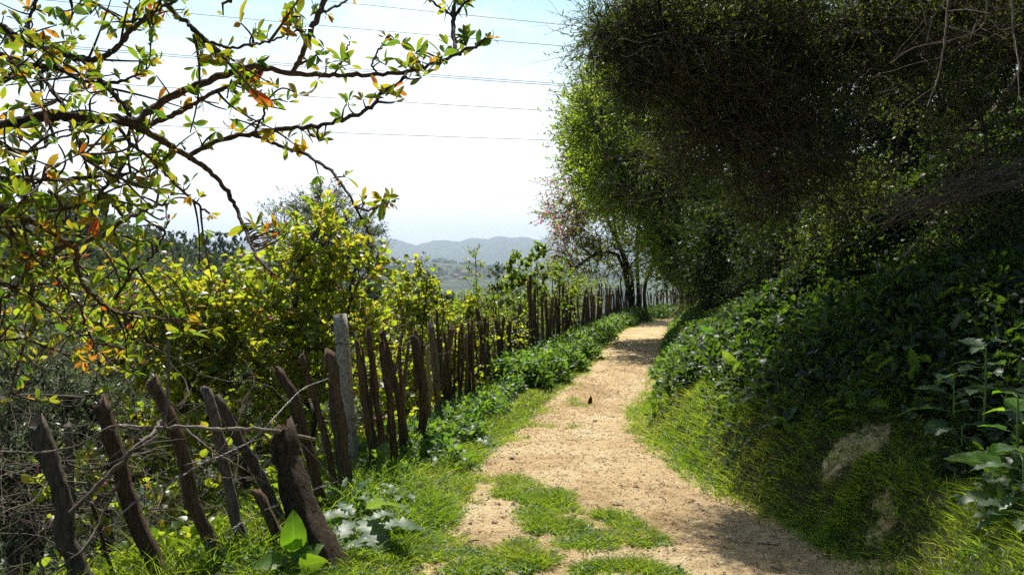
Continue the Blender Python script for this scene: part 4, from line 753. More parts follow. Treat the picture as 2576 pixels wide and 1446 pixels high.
# bare hanging twigs at the top right corner
def hang(pts, r0, r1, label, side=5, sl=.4): tag(branch_obj(None, pts, r0, r1, M_DEAD, "hanging_branch", 6, side, sl, .5), label, "branch", "bare branches hanging at the top right")
hang([(2390, -60, 4.6), (2384, 30, 4.6), (2376, 100, 4.6), (2362, 190, 4.6), (2332, 270, 4.6)], .009, .003, "longest pale bare branch hanging down at the top right")
hang([(2545, -60, 4.4), (2548, 40, 4.4), (2552, 110, 4.4), (2570, 180, 4.4)], .007, .004, "pale bare branch hanging nearest the right edge", 4)
hang([(2480, -40, 4.8), (2475, 60, 4.8), (2400, 100, 4.9), (2300, 120, 5.0), (2240, 160, 5.1)], .006, .003, "bare branch sweeping left across the top right corner", 5)
hang([(2576, 60, 4.4), (2520, 75, 4.5), (2490, 50, 4.6)], .004, .003, "curved bare twig by the right edge", 2)
hang([(2460, 50, 4.6), (2440, 100, 4.6), (2430, 130, 4.6)], .005, .002, "short straight bare twig between the hanging branches", 1, .15)
hang([(2310, -30, 5), (2330, 60, 5), (2345, 45, 5), (2330, 110, 5)], .005, .003, "kinked bare twig left of the longest hanging branch", 3)
HT = thicket("canopy_twigs", "fine brown bare twigs woven through the dark olive canopy", 900, 1500, 2576, 0, 520, 6.0, 6.9, .42, .0022, M_DEADD, 4, h=1, drift=-.15, cat="twigs")
HT2 = thicket("outer_twigs", "thin bare twigs poking out of the canopy into the sky", 80, 1410, 1500, 40, 300, 6.6, 6.9, .24, .0018, M_DEADD, 5, h=.7, cat="twigs")
# brush pile: cut branches lying on the bank
BP = thing("brush_pile", ground_hit(2440, 640), "heap of cut pale branches lying on the bank below the hollow at the right", "brush pile")
mb = MB(); nb = 120; u = rng.random(nb); px = 2240 + 360 * u; py = 525 - 85 * u + rng.normal(size=nb) * 22; p0 = P(px, py, 6.5 + rng.normal(size=nb) * .2); d = nrm(P(2576, 415, 6.2) - P(2250, 520, 6.7)) + rng.normal(size=(nb, 3)) * .26
t_ = np.linspace(-.5, .5, 8); L = .35 + .7 * rng.random(nb); Pt = p0[:, None] + nrm(d)[:, None] * (L[:, None] * t_)[..., None] + rdir(nb)[:, None] * (L[:, None] * .25 * (t_ ** 2))[..., None]
mb.add(*tubes(Pt, (.0018 + .004 * rng.random(nb) ** 3)[:, None] * np.linspace(1.1, .5, 8)[None], 5)); mb.build("stick", M_DEAD, BP)["kind"] = "stuff"
for pts, r in [([(2250, 512, 6.5), (2340, 500, 6.4), (2420, 470, 6.3), (2500, 462, 6.2)], .014), ([(2270, 545, 6.4), (2400, 500, 6.3), (2580, 470, 6.1)], .011), ([(2430, 420, 6.3), (2500, 400, 6.2), (2600, 405, 6.1)], .010)]: branch_obj(BP, pts, r * .8, r * .5, M_DEAD, "branch", 7, 3, .3)
tag(branch_obj(None, [(2065, 502, 7.2), (2110, 515, 7.1), (2170, 535, 7)], .010, .006, M_DEADD, "dead_branch", 7, 1), "dark broken stick poking out left of the brush pile", "branch")
# leaning log, cut branch and stub at the bend
mb = MB(); mb.add(*post_mesh([P(1790, 850, 27), P(1752, 768, 27), P(1690, 693, 27)], .17, .15, 77, 12)); lo = mb.build("leaning_log", M_STAKE, smooth=False)
tag(lo, "thick cut log leaning up to the left at the end of the path", "log")
dl = [((1712, 738, 26.5), (1760, 736, 26.3), (1800, 728, 26), "pale straight cut branch sticking out beside the leaning log"), ((1700, 712, 27), (1750, 722, 26.5), (1800, 700, 26), "upper dry branch in the debris behind the leaning log"), ((1745, 760, 26), (1790, 745, 26), (1830, 738, 26), "lower dry branch at the foot of the leaning log")]
for a_, b__, c__, la in dl: tag(branch_obj(None, [a_, b__, c__], .045, .03, M_DEAD, "dead_branch", 6, 4, .8), la, "branch")
tag(branch_obj(None, [(1716, 768, 25), (1700, 782, 25), (1684, 800, 25)], .03, .025, M_BAMBOO, "cane", 6, 0), "pale cane propped at the end of the fence", "cane")
thicket("debris_twigs", "brown brushwood heaped behind the leaning log", 260, 1730, 1850, 670, 780, 25, 27.5, 1.2, .014, M_STAKE, 9, h=.4, cat="brushwood")

# ---------------------------------------------------------------- foreground wild pear reaching in from the left
TD = 1.75
def pd(px, py): return TD + .35 * math.sin(px * .006 + 1) * math.cos(py * .007) + np.clip((py - 430) / 1100, 0, 1) * .5
TB = gp(-1.75, 1.5); PT = thing("wild_pear_tree", TB, "thorny tree reaching in from the left with backlit green and orange leaves", "tree")
fk = P(-420, 420, 1.6); mb = MB(); tl_ = smooth_line([TB - [0, 0, .2], TB + [-.02, .05, .7], TB * .45 + fk * .55 + [0, 0, .1], fk, P(-380, 120, 1.7), P(-330, -260, 1.8)], 40)
mb.add(*tubes(tl_[None], np.linspace(.075, .03, 40)[None], 12, gn=.06)); mb.build("trunk", M_BARK, PT)
BRL = [("A", [(-420, 400), (-180, 350), (0, 318), (60, 303), (120, 292), (180, 297), (250, 299), (330, 309), (352, 322)], 15, 12),
 ("B", [(335, 312), (400, 262), (480, 222), (560, 190), (620, 172), (650, 168), (720, 183), (800, 190), (860, 190), (940, 187), (1020, 180), (1080, 165), (1150, 138), (1200, 113), (1222, 96)], 10, 3),
 ("C", [(335, 315), (390, 345), (440, 375), (475, 395), (520, 425), (570, 480), (600, 540), (625, 600), (650, 650), (690, 690)], 9, 3),
 ("D", [(478, 390), (560, 350), (640, 337), (720, 325), (800, 315), (880, 295), (930, 272), (965, 232), (1010, 205), (1026, 178)], 6.5, 4),
 ("E", [(636, 340), (700, 365), (760, 385), (820, 420), (860, 465), (890, 510), (915, 560), (930, 590)], 5, 2.5), ("F", [(888, 513), (915, 528), (945, 522), (980, 508)], 3.5, 2),
 ("G", [(350, 322), (410, 300), (478, 268), (512, 246), (580, 213), (644, 186), (660, 178)], 7, 4), ("H", [(736, 183), (760, 137), (781, 79), (805, 31), (822, -30)], 6, 8),
 ("I", [(1157, 137), (1143, 113), (1141, 44), (1148, -40)], 5, 6), ("J", [(1141, 42), (1105, 17), (1075, -8)], 3.5, 3), ("K", [(1142, 45), (1160, 20), (1190, -12)], 3.5, 3),
 ("L", [(-330, 0), (-120, 40), (0, 68), (41, 96), (103, 120), (154, 137), (205, 147), (246, 150), (294, 120), (325, 82), (359, 51), (393, 20), (412, -20)], 12, 4),
 ("M", [(205, 147), (240, 190), (275, 225), (310, 265), (335, 305)], 6, 5), ("N", [(-300, 60), (-120, 100), (0, 135), (68, 160), (147, 171), (205, 202), (260, 207), (308, 205), (335, 192)], 8, 3),
 ("O", [(82, 164), (120, 212), (147, 253), (178, 318), (205, 376), (219, 424), (239, 465), (273, 502), (308, 543)], 5, 3), ("P", [(120, -30), (205, 0), (250, 14), (290, 41), (318, 55), (376, 41), (420, 8)], 4, 3),
 ("Q", [(395, -20), (441, 34), (478, 65), (513, 99), (533, 120), (554, 150), (568, 166)], 6, 3), ("R", [(530, 106), (581, 121), (644, 110), (695, 99), (750, 76)], 4, 2.2),
 ("S", [(297, 320), (342, 369), (393, 410), (427, 448), (472, 494), (500, 515), (528, 538)], 4.5, 2.5), ("T", [(-200, 455), (0, 446), (103, 451), (205, 448), (290, 441), (359, 431), (410, 415)], 5, 2.5),
 ("U", [(326, 322), (321, 386), (294, 441), (260, 475), (236, 498)], 4, 4), ("V", [(-250, 740), (0, 670), (85, 642), (154, 622), (205, 608), (267, 588), (308, 557), (369, 526), (424, 512)], 10, 3),
 ("W", [(-260, 470), (0, 523), (62, 550), (113, 574), (154, 601), (191, 629), (193, 670), (212, 718), (246, 755), (290, 786), (342, 789), (410, 803), (458, 803), (533, 830)], 9, 2.5),
 ("X", [(-200, 500), (0, 483), (41, 482), (75, 502), (120, 526), (164, 526), (205, 516), (246, 495), (273, 465), (301, 424)], 5, 3), ("Y", [(-250, 660), (0, 711), (34, 721), (75, 738), (116, 776), (154, 796), (190, 808)], 6, 2.5),
 ("Z", [(-60, 440), (10, 553), (41, 601), (65, 642), (75, 697), (82, 748), (85, 800), (68, 851), (44, 918), (20, 1000)], 6, 3), ("a", [(137, 574), (161, 588), (239, 591), (272, 592)], 3, 2),
 ("b", [(150, 707), (191, 755), (205, 782), (219, 827), (239, 875), (253, 925)], 3.5, 2.5), ("c", [(290, 750), (328, 694), (362, 663), (390, 635), (410, 594), (426, 555)], 4, 2), ("d", [(-250, 560), (-60, 560), (60, 630), (150, 707)], 5, 3.5),
 ("e", [(-80, 800), (0, 760), (60, 700), (130, 660), (200, 640)], 5, 2.5), ("f", [(-60, 880), (40, 850), (110, 870), (200, 900), (300, 905)], 4, 2), ("g", [(840, 190), (870, 130), (880, 105)], 2.6, 1.8), ("h", [(722, 100), (728, 60), (733, 30)], 2, 1.5),
 ("i", [(950, 187), (935, 160), (958, 118), (972, 95)], 3, 1.6), ("j", [(560, 10), (600, -10), (640, -30)], 3, 3), ("k", [(805, 33), (850, 15), (890, -10)], 3.5, 2.5), ("l", [(640, 336), (662, 290), (672, 262), (676, 250)], 3, 2),
 ("m", [(475, 65), (500, 110), (508, 170)], 1.8, .7), ("n", [(100, -20), (70, 60), (60, 140)], 5, 3), ("o", [(-100, 250), (0, 210), (60, 180), (150, 130)], 4, 3), ("p", [(-100, 360), (0, 385), (80, 380), (160, 345), (210, 330)], 4, 2.5)]
CL3 = []; TH = SIDE = MB(); BP3 = []
def spur(c3, dirv, L):                                     # a short spur ends in a rosette of leaves
    t_ = np.linspace(0, 1, 4)[:, None]; w = c3 + dirv * L * t_ + rdir(1)[0] * L * .2 * t_ ** 2; SIDE.add(*tubes(w[None], np.linspace(.0022, .0012, 4)[None], 4)); return w[-1]
HI = 0
for nm, pts, w0_, w1_ in BRL:
    a = np.array(pts, float); z3 = np.array([P(x_, y_, pd(x_, y_)) for x_, y_ in pts]); q_, wr = smooth_line(z3, len(pts) * 6, np.linspace(w0_, w1_, len(pts)))
    q_[2:-2] += rng.normal(size=(len(q_) - 4, 3)) * .0016; rr = wr / F * q_[:, 1] * (1 + .08 * rng.normal(size=len(q_)))
    TH = SIDE = MB(); SIDE.add(*tubes(q_[None], rr[None], 9, gn=.07)); BP3.append(q_)
    L = np.r_[0, np.cumsum(np.linalg.norm(np.diff(q_, axis=0), axis=1))]; T = nrm(np.gradient(q_, axis=0))
    s = .02
    left = nm not in "BDEFHIJKCghikl"
    while s < L[-1]:
        i_ = min(int(np.searchsorted(L, s)), len(q_) - 2); c = q_[i_]; px_ = CX + c[0] / c[1] * F
        dv = nrm(rdir(1)[0] + T[i_] * .4 + np.array([0, 0, .35]))
        dens = (.060 if left else .10) * (1.15 if w0_ > 8 else .95); 
        if nm in "BC": dens = .16
        if rng.random() < .25:                                # thorn
            e = nrm(rdir(1)[0] + T[i_] * .3); e = nrm(e - T[i_] * (e @ T[i_]) * .7); l_ = .012 + .03 * rng.random(); TH.add(*tubes(np.array([[c, c + e * l_ * .5, c + e * l_]]), np.array([[.0016, .001, .0002]]), 4))
        if nm == "B" and px_ < 560 or nm == "A": 
            s += .05; 
            if rng.random() < .6: continue
        r_ = rng.random()
        if r_ < (.42 if left else .12):                       # longer side twig carrying several rosettes
            l_ = (.07 + .13 * rng.random()) if left else .035 + .05 * rng.random(); t_ = np.linspace(0, 1, 7)[:, None]; dd = nrm(T[i_] * .8 + rdir(1)[0] * .9 + np.array([0, 0, .15])); w = c + dd * l_ * t_ + rdir(1)[0] * l_ * .35 * t_ ** 2
            SIDE.add(*tubes(w[None], np.linspace(.0032, .0013, 7)[None], 5))
            for k_ in (2, 4, 6):
                if rng.random() < .8: CL3.append((w[k_], nrm(w[k_] - w[k_ - 1] + rdir(1)[0] * .3), 0))
            for _ in range(2): e = rdir(1)[0]; k_ = rng.integers(1, 6); TH.add(*tubes(np.array([[w[k_], w[k_] + e * .009, w[k_] + e * .02]]), np.array([[.0012, .0008, .0002]]), 3))
        elif not (nm == "C" and 490 < px_ < 600): CL3.append((spur(c, dv, .008 + .022 * rng.random()), dv, 0))
        s += dens * (.5 + rng.random())
    CL3.append((q_[-1], T[-1], 0)); SIDE.build("branch", M_BARK, PT)
BP3 = np.concatenate(BP3); XT = MB()
def hook(c):
    d = np.linalg.norm(BP3 - c, axis=1); b_ = BP3[int(np.argmin(d))]; L = d.min(); t_ = np.linspace(0, 1, 7)[:, None]; XT.add(*tubes((b_ + (c - b_) * t_ + rdir(1)[0] * L * .25 * np.sin(t_ * math.pi))[None], np.linspace(.0026, .0013, 7)[None], 4))
KEY = [(640, 78, 2), (668, 108, 1), (750, 50, 2), (792, 32, 2), (770, 70, 1), (620, 215, 2), (650, 222, 2), (700, 228, 2), (725, 265, 2), (745, 230, 1), (822, 165, 1), (855, 160, 2), (880, 165, 1), (1008, 110, 2), (1040, 135, 2), (1058, 150, 2), (1085, 160, 2), (1110, 145, 2),
       (1180, 105, 2), (1200, 125, 1), (1165, 95, 1), (955, 105, 1), (862, 275, 1), (885, 270, 1), (798, 350, 2), (812, 368, 1), (752, 400, 1), (950, 498, 2), (965, 528, 1), (900, 495, 1), (862, 468, 1), (640, 560, 2), (690, 575, 3), (715, 590, 3), (665, 600, 3), (720, 560, 2), (960, 175, 1), (940, 225, 2), (975, 240, 1), (990, 250, 1),
       (590, 62, 1), (560, 40, 1), (470, 470, 2), (500, 505, 1), (480, 330, 1), (590, 300, 2), (560, 270, 2), (1060, 190, 2), (1030, 175, 2), (380, 150, 2), (400, 180, 1), (285, 250, 2), (100, 110, 3), (50, 60, 3), (170, 60, 3), (240, 40, 2), (40, 180, 3), (300, 60, 2), (380, 70, 2)]
for x_, y_, k_ in KEY:
    for _ in range(k_): c = P(x_ + rng.normal() * 8, y_ + rng.normal() * 8, pd(x_, y_) + rng.normal() * .02); hook(c); CL3.append((c, nrm(np.array([rng.normal() * .5, rng.normal() * .4, .9])), 1))
for _ in range(110):
    x_ = rng.uniform(-40, 430); y_ = rng.uniform(430, 930) ; c = P(x_, y_, pd(x_, y_) + rng.normal() * .10); hook(c); CL3.append((c, nrm(rdir(1)[0] + np.array([0, 0, .4])), 0))
# extra small twigs in the dense lower left, D a little deeper
for _ in range(120):
    x_ = rng.uniform(-60, 420) * rng.uniform(.35, 1); y_ = rng.uniform(0, 900); c = P(x_, y_, pd(x_, y_) + rng.normal() * .10); hook(c); CL3.append((c, nrm(rdir(1)[0] + np.array([0, 0, .4])), 0))
pos = []; ax = []; up = []; sz = []; rn = []
for c, dv, key in CL3:
    k_ = rng.integers(3, 7) if not key else rng.integers(2, 5); base_r = rng.random() ** 1.6; big_ = rng.random()
    s0 = .021 + .016 * rng.random() if not key else .028 + .020 * rng.random()
    if big_ < .12: s0 *= 1.35
    if big_ > .85: s0 *= .6; base_r = .75 + .25 * rng.random()
    for _ in range(k_):
        d = nrm(dv * .7 + rdir(1)[0] * .85); pos.append(c + d * .003); ax.append(d); up.append(nrm(np.array([0, 0, .5]) + rdir(1)[0])); sz.append(s0 * rng.uniform(.6, 1.2)); rn.append(np.clip(base_r * .75 + rng.random() * .3, 0, 1))
mb = MB(); mb.add(*leaves(LF_OBOV, np.array(pos), np.array(ax), np.array(up), np.array(sz) * .95, np.array(rn), 1.0)); mb.build("crown", M_PEAR, PT)
XT.build("twigs", M_BARK, PT)["kind"] = "stuff"

# ---------------------------------------------------------------- plants along the path
def clumps(name, label, pts, r, per, size, tm, mat, rise=.6, seed=0, cat="undergrowth", hgt=None):
    """mounds of leaves on the ground at pts (n,2)"""
    n_ = len(pts); r = np.broadcast_to(r, n_); h_ = r * 1.0 if hgt is None else np.broadcast_to(hgt, n_); per_n = np.maximum(4, (per * (r / r.mean()) ** 2)).astype(int); idx = np.repeat(np.arange(n_), per_n); m_ = len(idx)
    d = rdir(m_); d[:, 2] = np.abs(d[:, 2]); rr = .35 + .7 * rng.random(m_) ** .6; xy = pts[idx] + d[:, :2] * (r[idx] * rr)[:, None]; z = gz(xy[:, 0], xy[:, 1]) + d[:, 2] * h_[idx] * rr
    p = np.column_stack([xy, z]); ax_ = nrm(d * .8 + rdir(m_) * .8 + np.array([0, 0, .1])); un = nrm(np.array([0, 0, rise]) + d * .4 + rdir(m_) * .6)
    s = size * (.5 + .9 * rng.random(m_)); rn_ = np.clip(rng.random(n_)[idx] * .5 + rng.random(m_) * .5, 0, 1)
    mb = MB(); mb.add(*leaves(tm, p, ax_, un, s, rn_)); o = mb.build(name, mat); tag(o, label, cat, kind="stuff"); return o
def scat(n_, y0, y1, fx0, fx1, pw=1.0):
    y = y0 + (y1 - y0) * rng.random(n_) ** pw; a, b_ = fx0(y), fx1(y); return np.column_stack([a + (b_ - a) * rng.random(n_), y])
def wv(y, s, a=.3): return (vn(y * 1.6, y * 0, s) - .5) * a
# left verge, between fence and path
lv = scat(420, 6.3, 12, lambda y: xf(y) - .15, lambda y: xf(y) + (xl(y) - xf(y)) * (.62 + wv(y, 60, .5)))
clumps("verge_weeds", "leafy green weeds at the foot of the palings", lv, .10 + .07 * rng.random(len(lv)), 46, .062, LF_WEED, M_WEED)
lv = scat(620, 11, 30, lambda y: xf(y) - .1, lambda y: xf(y) + (xl(y) - xf(y)) * (.80 + wv(y, 61, .4)), 1.3); rr_ = .14 + .12 * rng.random(len(lv))
clumps("nettle_bank", "thick shining nettles filling the verge towards the bend", lv, rr_, 70, .08, LF_WEED, M_WEED, hgt=rr_ * 1.5)
lv = scat(260, 29, 41, lambda y: xf(y) - .5, lambda y: xf(y) + np.minimum(1.7, (xl(y) - xf(y)) * .8)); rr_ = .22 + .15 * rng.random(len(lv))
clumps("bend_weeds", "dark green weeds under the fence at the bend", lv, rr_, 80, .11, LF_OVAL, M_IVY, hgt=rr_ * 1.3)
lv = scat(190, 3.9, 6.4, lambda y: xf(y) + .1, lambda y: xf(y) + (xl(y) - xf(y)) * .5)
clumps("verge_herbs", "small soft herbs among the leaning posts", lv, .07 + .05 * rng.random(len(lv)), 26, .035, LF_OVAL, M_WEED)
lv = scat(500, 3.5, 9, lambda y: xf(y) - 2.2, lambda y: xf(y) - .1)
clumps("shade_herbs", "green herbs on the slope just beyond the leaning posts", lv, .12 + .08 * rng.random(len(lv)), 30, .045, LF_HEART, M_SHRUB)
# right bank
def bank_pts(n_, y0, y1, t0, t1, pw=1.0):
    y = y0 + (y1 - y0) * rng.random(n_) ** pw; t = t0 + (t1 - t0) * rng.random(n_); return np.column_stack([xr(y) + t, y])
def keep(pts, px_poly_f):
    z = gz(pts[:, 0], pts[:, 1]); ppx = CX + pts[:, 0] / pts[:, 1] * F; ppy = HOR - (z - 1.5) / pts[:, 1] * F; return pts[px_poly_f(ppx, ppy)]
notsoil = lambda p_: soil_mask(p_[:, 0], p_[:, 1]) < .2 + .8 * rng.random(len(p_)) ** 2
bp = bank_pts(1500, 8, 34, .35, 4.5, 1.4); bp = keep(bp, lambda a, b_: (a > 1650) & (b_ < 1130) & ~((a > 2040) & (a < 2240) & (b_ > 850) & (b_ < 1010)) & (fbm(a * .01, b_ * .012, 3, 8) > .36)); rr_ = .12 + .12 * rng.random(len(bp))
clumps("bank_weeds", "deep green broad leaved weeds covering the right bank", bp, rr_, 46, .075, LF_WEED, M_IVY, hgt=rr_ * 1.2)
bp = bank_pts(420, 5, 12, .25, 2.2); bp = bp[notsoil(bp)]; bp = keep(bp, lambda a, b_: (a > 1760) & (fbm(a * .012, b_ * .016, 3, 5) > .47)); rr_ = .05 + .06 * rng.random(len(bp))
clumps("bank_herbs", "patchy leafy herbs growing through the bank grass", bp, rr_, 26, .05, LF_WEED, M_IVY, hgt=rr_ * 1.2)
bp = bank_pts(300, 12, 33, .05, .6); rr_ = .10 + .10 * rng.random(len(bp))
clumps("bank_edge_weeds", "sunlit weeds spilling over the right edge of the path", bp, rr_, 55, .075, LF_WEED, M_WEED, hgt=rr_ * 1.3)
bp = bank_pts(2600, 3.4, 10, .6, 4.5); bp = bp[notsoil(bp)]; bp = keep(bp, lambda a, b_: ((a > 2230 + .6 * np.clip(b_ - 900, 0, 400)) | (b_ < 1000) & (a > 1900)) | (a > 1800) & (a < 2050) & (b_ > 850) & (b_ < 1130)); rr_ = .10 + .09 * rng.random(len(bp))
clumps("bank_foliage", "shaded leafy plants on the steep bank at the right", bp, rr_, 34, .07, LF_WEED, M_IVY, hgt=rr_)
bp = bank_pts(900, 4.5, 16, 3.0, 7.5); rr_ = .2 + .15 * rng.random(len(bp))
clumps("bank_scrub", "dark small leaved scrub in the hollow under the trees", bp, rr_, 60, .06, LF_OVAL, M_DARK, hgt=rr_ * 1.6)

bp = bank_pts(200, 5, 26, .5, 4.0, 1.3); bp = keep(bp, lambda a, b_: (a > 1740) & (b_ < 1120) & (b_ > 760)); rr_ = .12 + .1 * rng.random(len(bp))
clumps("coarse_bank_weeds", "coarse jagged leaved weeds standing out of the bank", bp, rr_, 24, .125, LF_LOBED, M_BANKT, hgt=rr_ * 1.5)
# grass
def grass(name, label, xy, hgt, wid_, mat=M_GRASS, lean=.7):
    n_ = len(xy); z = gz(xy[:, 0], xy[:, 1]); p = np.column_stack([xy, z - .004]); d = nrm(np.column_stack([rng.normal(size=(n_, 2)) * lean, np.ones(n_)])); s = hgt * (.25 + 1.3 * rng.random(n_) ** 1.6) * (.6 + .9 * vn(xy[:, 0] * 6, xy[:, 1] * 6, 19))
    T, Fc, A = BLADE; V_ = T.copy(); y_ = d; x_ = nrm(np.cross(y_, rdir(n_))); z_ = np.cross(x_, y_); w_ = np.broadcast_to(wid_, n_)[:, None, None]
    bendv = nrm(np.column_stack([d[:, :2], np.zeros(n_)])) * .35; V = p[:, None] + x_[:, None] * T[None, :, :1] * w_ + y_[:, None] * T[None, :, 1:2] * s[:, None, None] + (bendv[:, None] - np.array([0, 0, .22])) * (T[None, :, 1:2] ** 2) * s[:, None, None]
    off = (np.arange(n_) * 5)[:, None, None]; Fs = [(f[None] + off).reshape(-1, f.shape[1]) for f in Fc]; pr = np.clip(vn(xy[:, 0] * 3, xy[:, 1] * 3, 9) * .5 + rng.random(n_) * .55, 0, 1)
    A_ = np.concatenate([np.broadcast_to(pr[:, None, None], (n_, 5, 1)), np.broadcast_to(A[None], (n_, 5, 2))], 2)
    mb = MB(); mb.add(V.reshape(-1, 3), Fs, A_.reshape(-1, 3)); o = mb.build(name, mat); tag(o, label, "grass", kind="stuff"); return o
def tuft_xy(c, r, per): n_ = len(c); return np.repeat(c, per, 0) + rng.normal(size=(n_ * per, 2)) * np.repeat(np.broadcast_to(r, n_), per)[:, None]
# tufts on the path, traced in photo pixels
PAT = [(1290, 1215, 70, 16), (1340, 1245, 110, 28), (1400, 1262, 50, 24), (1350, 1305, 60, 45), (1400, 1290, 60, 30), (1310, 1385, 50, 30), (1440, 1335, 60, 30), (1470, 1372, 90, 22), (1560, 1350, 110, 20), (1630, 1368, 60, 14), (1570, 1325, 60, 12), (1540, 1300, 50, 12),
       (1180, 1400, 70, 24), (1270, 1420, 120, 30), (1200, 1440, 90, 20), (1345, 1410, 60, 20), (1560, 1435, 140, 20), (1650, 1446, 80, 16), (1440, 1015, 32, 8), (1480, 1020, 15, 6), (1378, 1075, 18, 6), (1445, 1076, 14, 4), (1325, 1105, 16, 5), (1270, 1245, 40, 12), (1060, 1380, 60, 40), (1110, 1300, 45, 40), (1150, 1230, 40, 26), (1215, 1130, 40, 20),
       (2090, 1370, 40, 22), (2130, 1350, 50, 22), (1440, 1005, 24, 5), (1515, 1300, 36, 8), (1400, 1328, 90, 20), (1350, 1250, 60, 20)]
cs = []
for x_, y_, rx_, ry_ in PAT:
    k_ = int(rx_ * ry_ * .11) + 6; u = rng.normal(size=(k_, 2)); u = u / np.linalg.norm(u, axis=1, keepdims=True) * (rng.random((k_, 1)) ** .6) * .85; cs.append(PG(x_ + u[:, 0] * rx_, y_ + u[:, 1] * ry_)[:, :2])
cs = np.concatenate(cs); grass("path_grass", "ragged tufts of bright grass growing in the middle of the path", tuft_xy(cs, .015, 11), .066, .0046, lean=.9)
# verge and bank grass
c_ = scat(4600, 3.3, 9, lambda y: xf(y) + (xl(y) - xf(y)) * .35, lambda y: xl(y) + .07 + wv(y * 3, 70, .3), 1.2); grass("left_verge_grass", "fresh grass strip along the left edge of the path", tuft_xy(c_, .015, 6), .078, .0046, lean=.85)
c_ = scat(3600, 3.3, 7.5, lambda y: xf(y) - 1.6, lambda y: xf(y) + .4); grass("tall_slope_grass", "tall thin grass behind and between the leaning posts", tuft_xy(c_, .02, 6), .17, .005, lean=.4)
c_ = scat(2600, 9, 34, lambda y: xf(y) + (xl(y) - xf(y)) * .6, lambda y: xl(y) + .12 + wv(y * 2, 71, .4), 1.1); grass("far_verge_grass", "thin grass edge along the path towards the bend", tuft_xy(c_, .03, 10), .06, .006)
c_ = bank_pts(29000, 2.2, 9.5, -.10, 3.4, 1.0); c_ = c_[(soil_mask(c_[:, 0], c_[:, 1]) < .25 + 1.0 * rng.random(len(c_)) ** 1.1)]; c_ = c_[fbm(c_[:, 0] * 2.2, c_[:, 1] * 2.2, 3, 72) > .2]
grass("bank_grass", "lush grass on the near part of the right bank", tuft_xy(c_, .017, 7), .082, .0048, lean=.85)
c_ = bank_pts(4200, 9, 32, -.12, 1.4, 1.5); c2_ = keep(bank_pts(9000, 6, 16, 1.2, 5.5), lambda a, b_: (a > 1960) & (a < 2300) & (b_ > 830) & (b_ < 1060)); grass("hollow_grass", "patch of sunlit grass high on the bank below the dark hollow", tuft_xy(c2_, .03, 9), .13, .006)
grass("far_bank_grass", "sunlit grass edging the right side of the path", tuft_xy(c_, .03, 9), .08, .006)

cl = np.concatenate([tuft_xy(cs[::2], .03, 5), tuft_xy(scat(900, 3.3, 9, lambda y: xf(y) + (xl(y) - xf(y)) * .35, lambda y: xl(y) + .08), .03, 7), tuft_xy(bank_pts(2600, 2.6, 9, -.1, 3.2), .03, 6)])
n_ = len(cl); p_ = np.column_stack([cl, gz(cl[:, 0], cl[:, 1]) + .004 + .022 * rng.random(n_)]); mb = MB(); mb.add(*leaves(LF_ROUND, p_, rdir(n_) * [1, 1, .3], nrm(rdir(n_) * .6 + [0, 0, 1.]), .010 + .014 * rng.random(n_)))
tag(mb.build("clover", M_WEED), "small clover and daisy leaves mixed into the grass", "ground cover", kind="stuff")

# individual plants: large leaved rosettes
def rosette(name, label, cat, base, nl, size, tm, mat, group=None, tilt=.55, arch=1.0, stem=0.0, wid=1.0, azs=None, face=None):
    t = thing(name, base, label, cat, group); base = np.array(base)
    for i_ in range(nl):
        a = azs[i_ % len(azs)] if azs is not None else i_ * 2.4 + rng.random() * .7; el = tilt * (.15 + 1.3 * rng.random()); d = np.array([math.cos(a) * math.cos(el), math.sin(a) * math.cos(el), math.sin(el)])
        h = stem * (i_ / max(nl - 1, 1)); p0 = base + [0, 0, h]; p1 = p0 + d * size * .28; s = size * (.45 + .8 * rng.random())
        mb = MB(); mb.add(*leaves(tm, p1[None], d[None] * [1, 1, .8] + [[0, 0, -.05]], np.array([[rng.normal() * .2, rng.normal() * .2, 1.]]) if face is None else np.array([face]) + rng.normal(size=(1, 3)) * .3, s, rng.random(), wid))
        lf = mb.build("leaf", mat, t)
        mb = MB(); mb.add(*tubes(np.array([[p0, (p0 + p1) / 2 + [0, 0, .01], p1 + d * s * .02]]), np.array([[.004, .003, .0025]]) * size * 4, 5)); mb.build("leaf_stalk", M_STALK, t)
    if stem:
        mb = MB(); mb.add(*tubes(np.array([[base - [0, 0, .02], base + [.005, 0, stem * .5], base + [0, 0, stem]]]), np.array([[.008, .007, .004]]), 6)); mb.build("stem", M_STALK, t)
    return t
M_STALK = flat_mat("plant_stalk", (.12, .20, .06), .5)
G = "large leaved plants beside the path"
def ros(px, py, *a, dz=0, **k):
    p_ = ground_hit(px, py); return rosette(a[0], a[1], a[2], p_ + [0, 0, dz], *a[3:], **k)
ros(735, 1440, "dock_plant", "bright translucent broad leaved plant at the bottom between the leaning posts", "plant", 7, .155, LF_BROAD, M_DOCK, group=G, tilt=1.15, stem=.07, wid=1.15, face=(.1, -1, .7), azs=[.3, 2.6, 1.2, -.4, 3.4, 2.0])
ros(905, 1340, "thistle_plant", "large pale thistle plant with long lobed leaves beside the stump post", "plant", 10, .27, LF_LOBED, M_THISTLE, group=G, tilt=.55, stem=.10, wid=1.2, azs=[.1, -.35, .6, 1.2, 2.4, 3.0, 3.6, 4.4, 5.2, 5.8])
ros(840, 1400, "thistle_plant", "smaller thistle rosette at the foot of the stump post", "plant", 7, .17, LF_LOBED, M_THISTLE, group=G, tilt=.7)
ros(1010, 1250, "thistle_plant", "thistle rosette on the verge below the concrete post", "plant", 8, .15, LF_LOBED, M_THISTLE, group=G, tilt=.6)
ros(1085, 1180, "thistle_plant", "thistle rosette by the pale cane", "plant", 7, .15, LF_LOBED, M_THISTLE, group=G, tilt=.7)
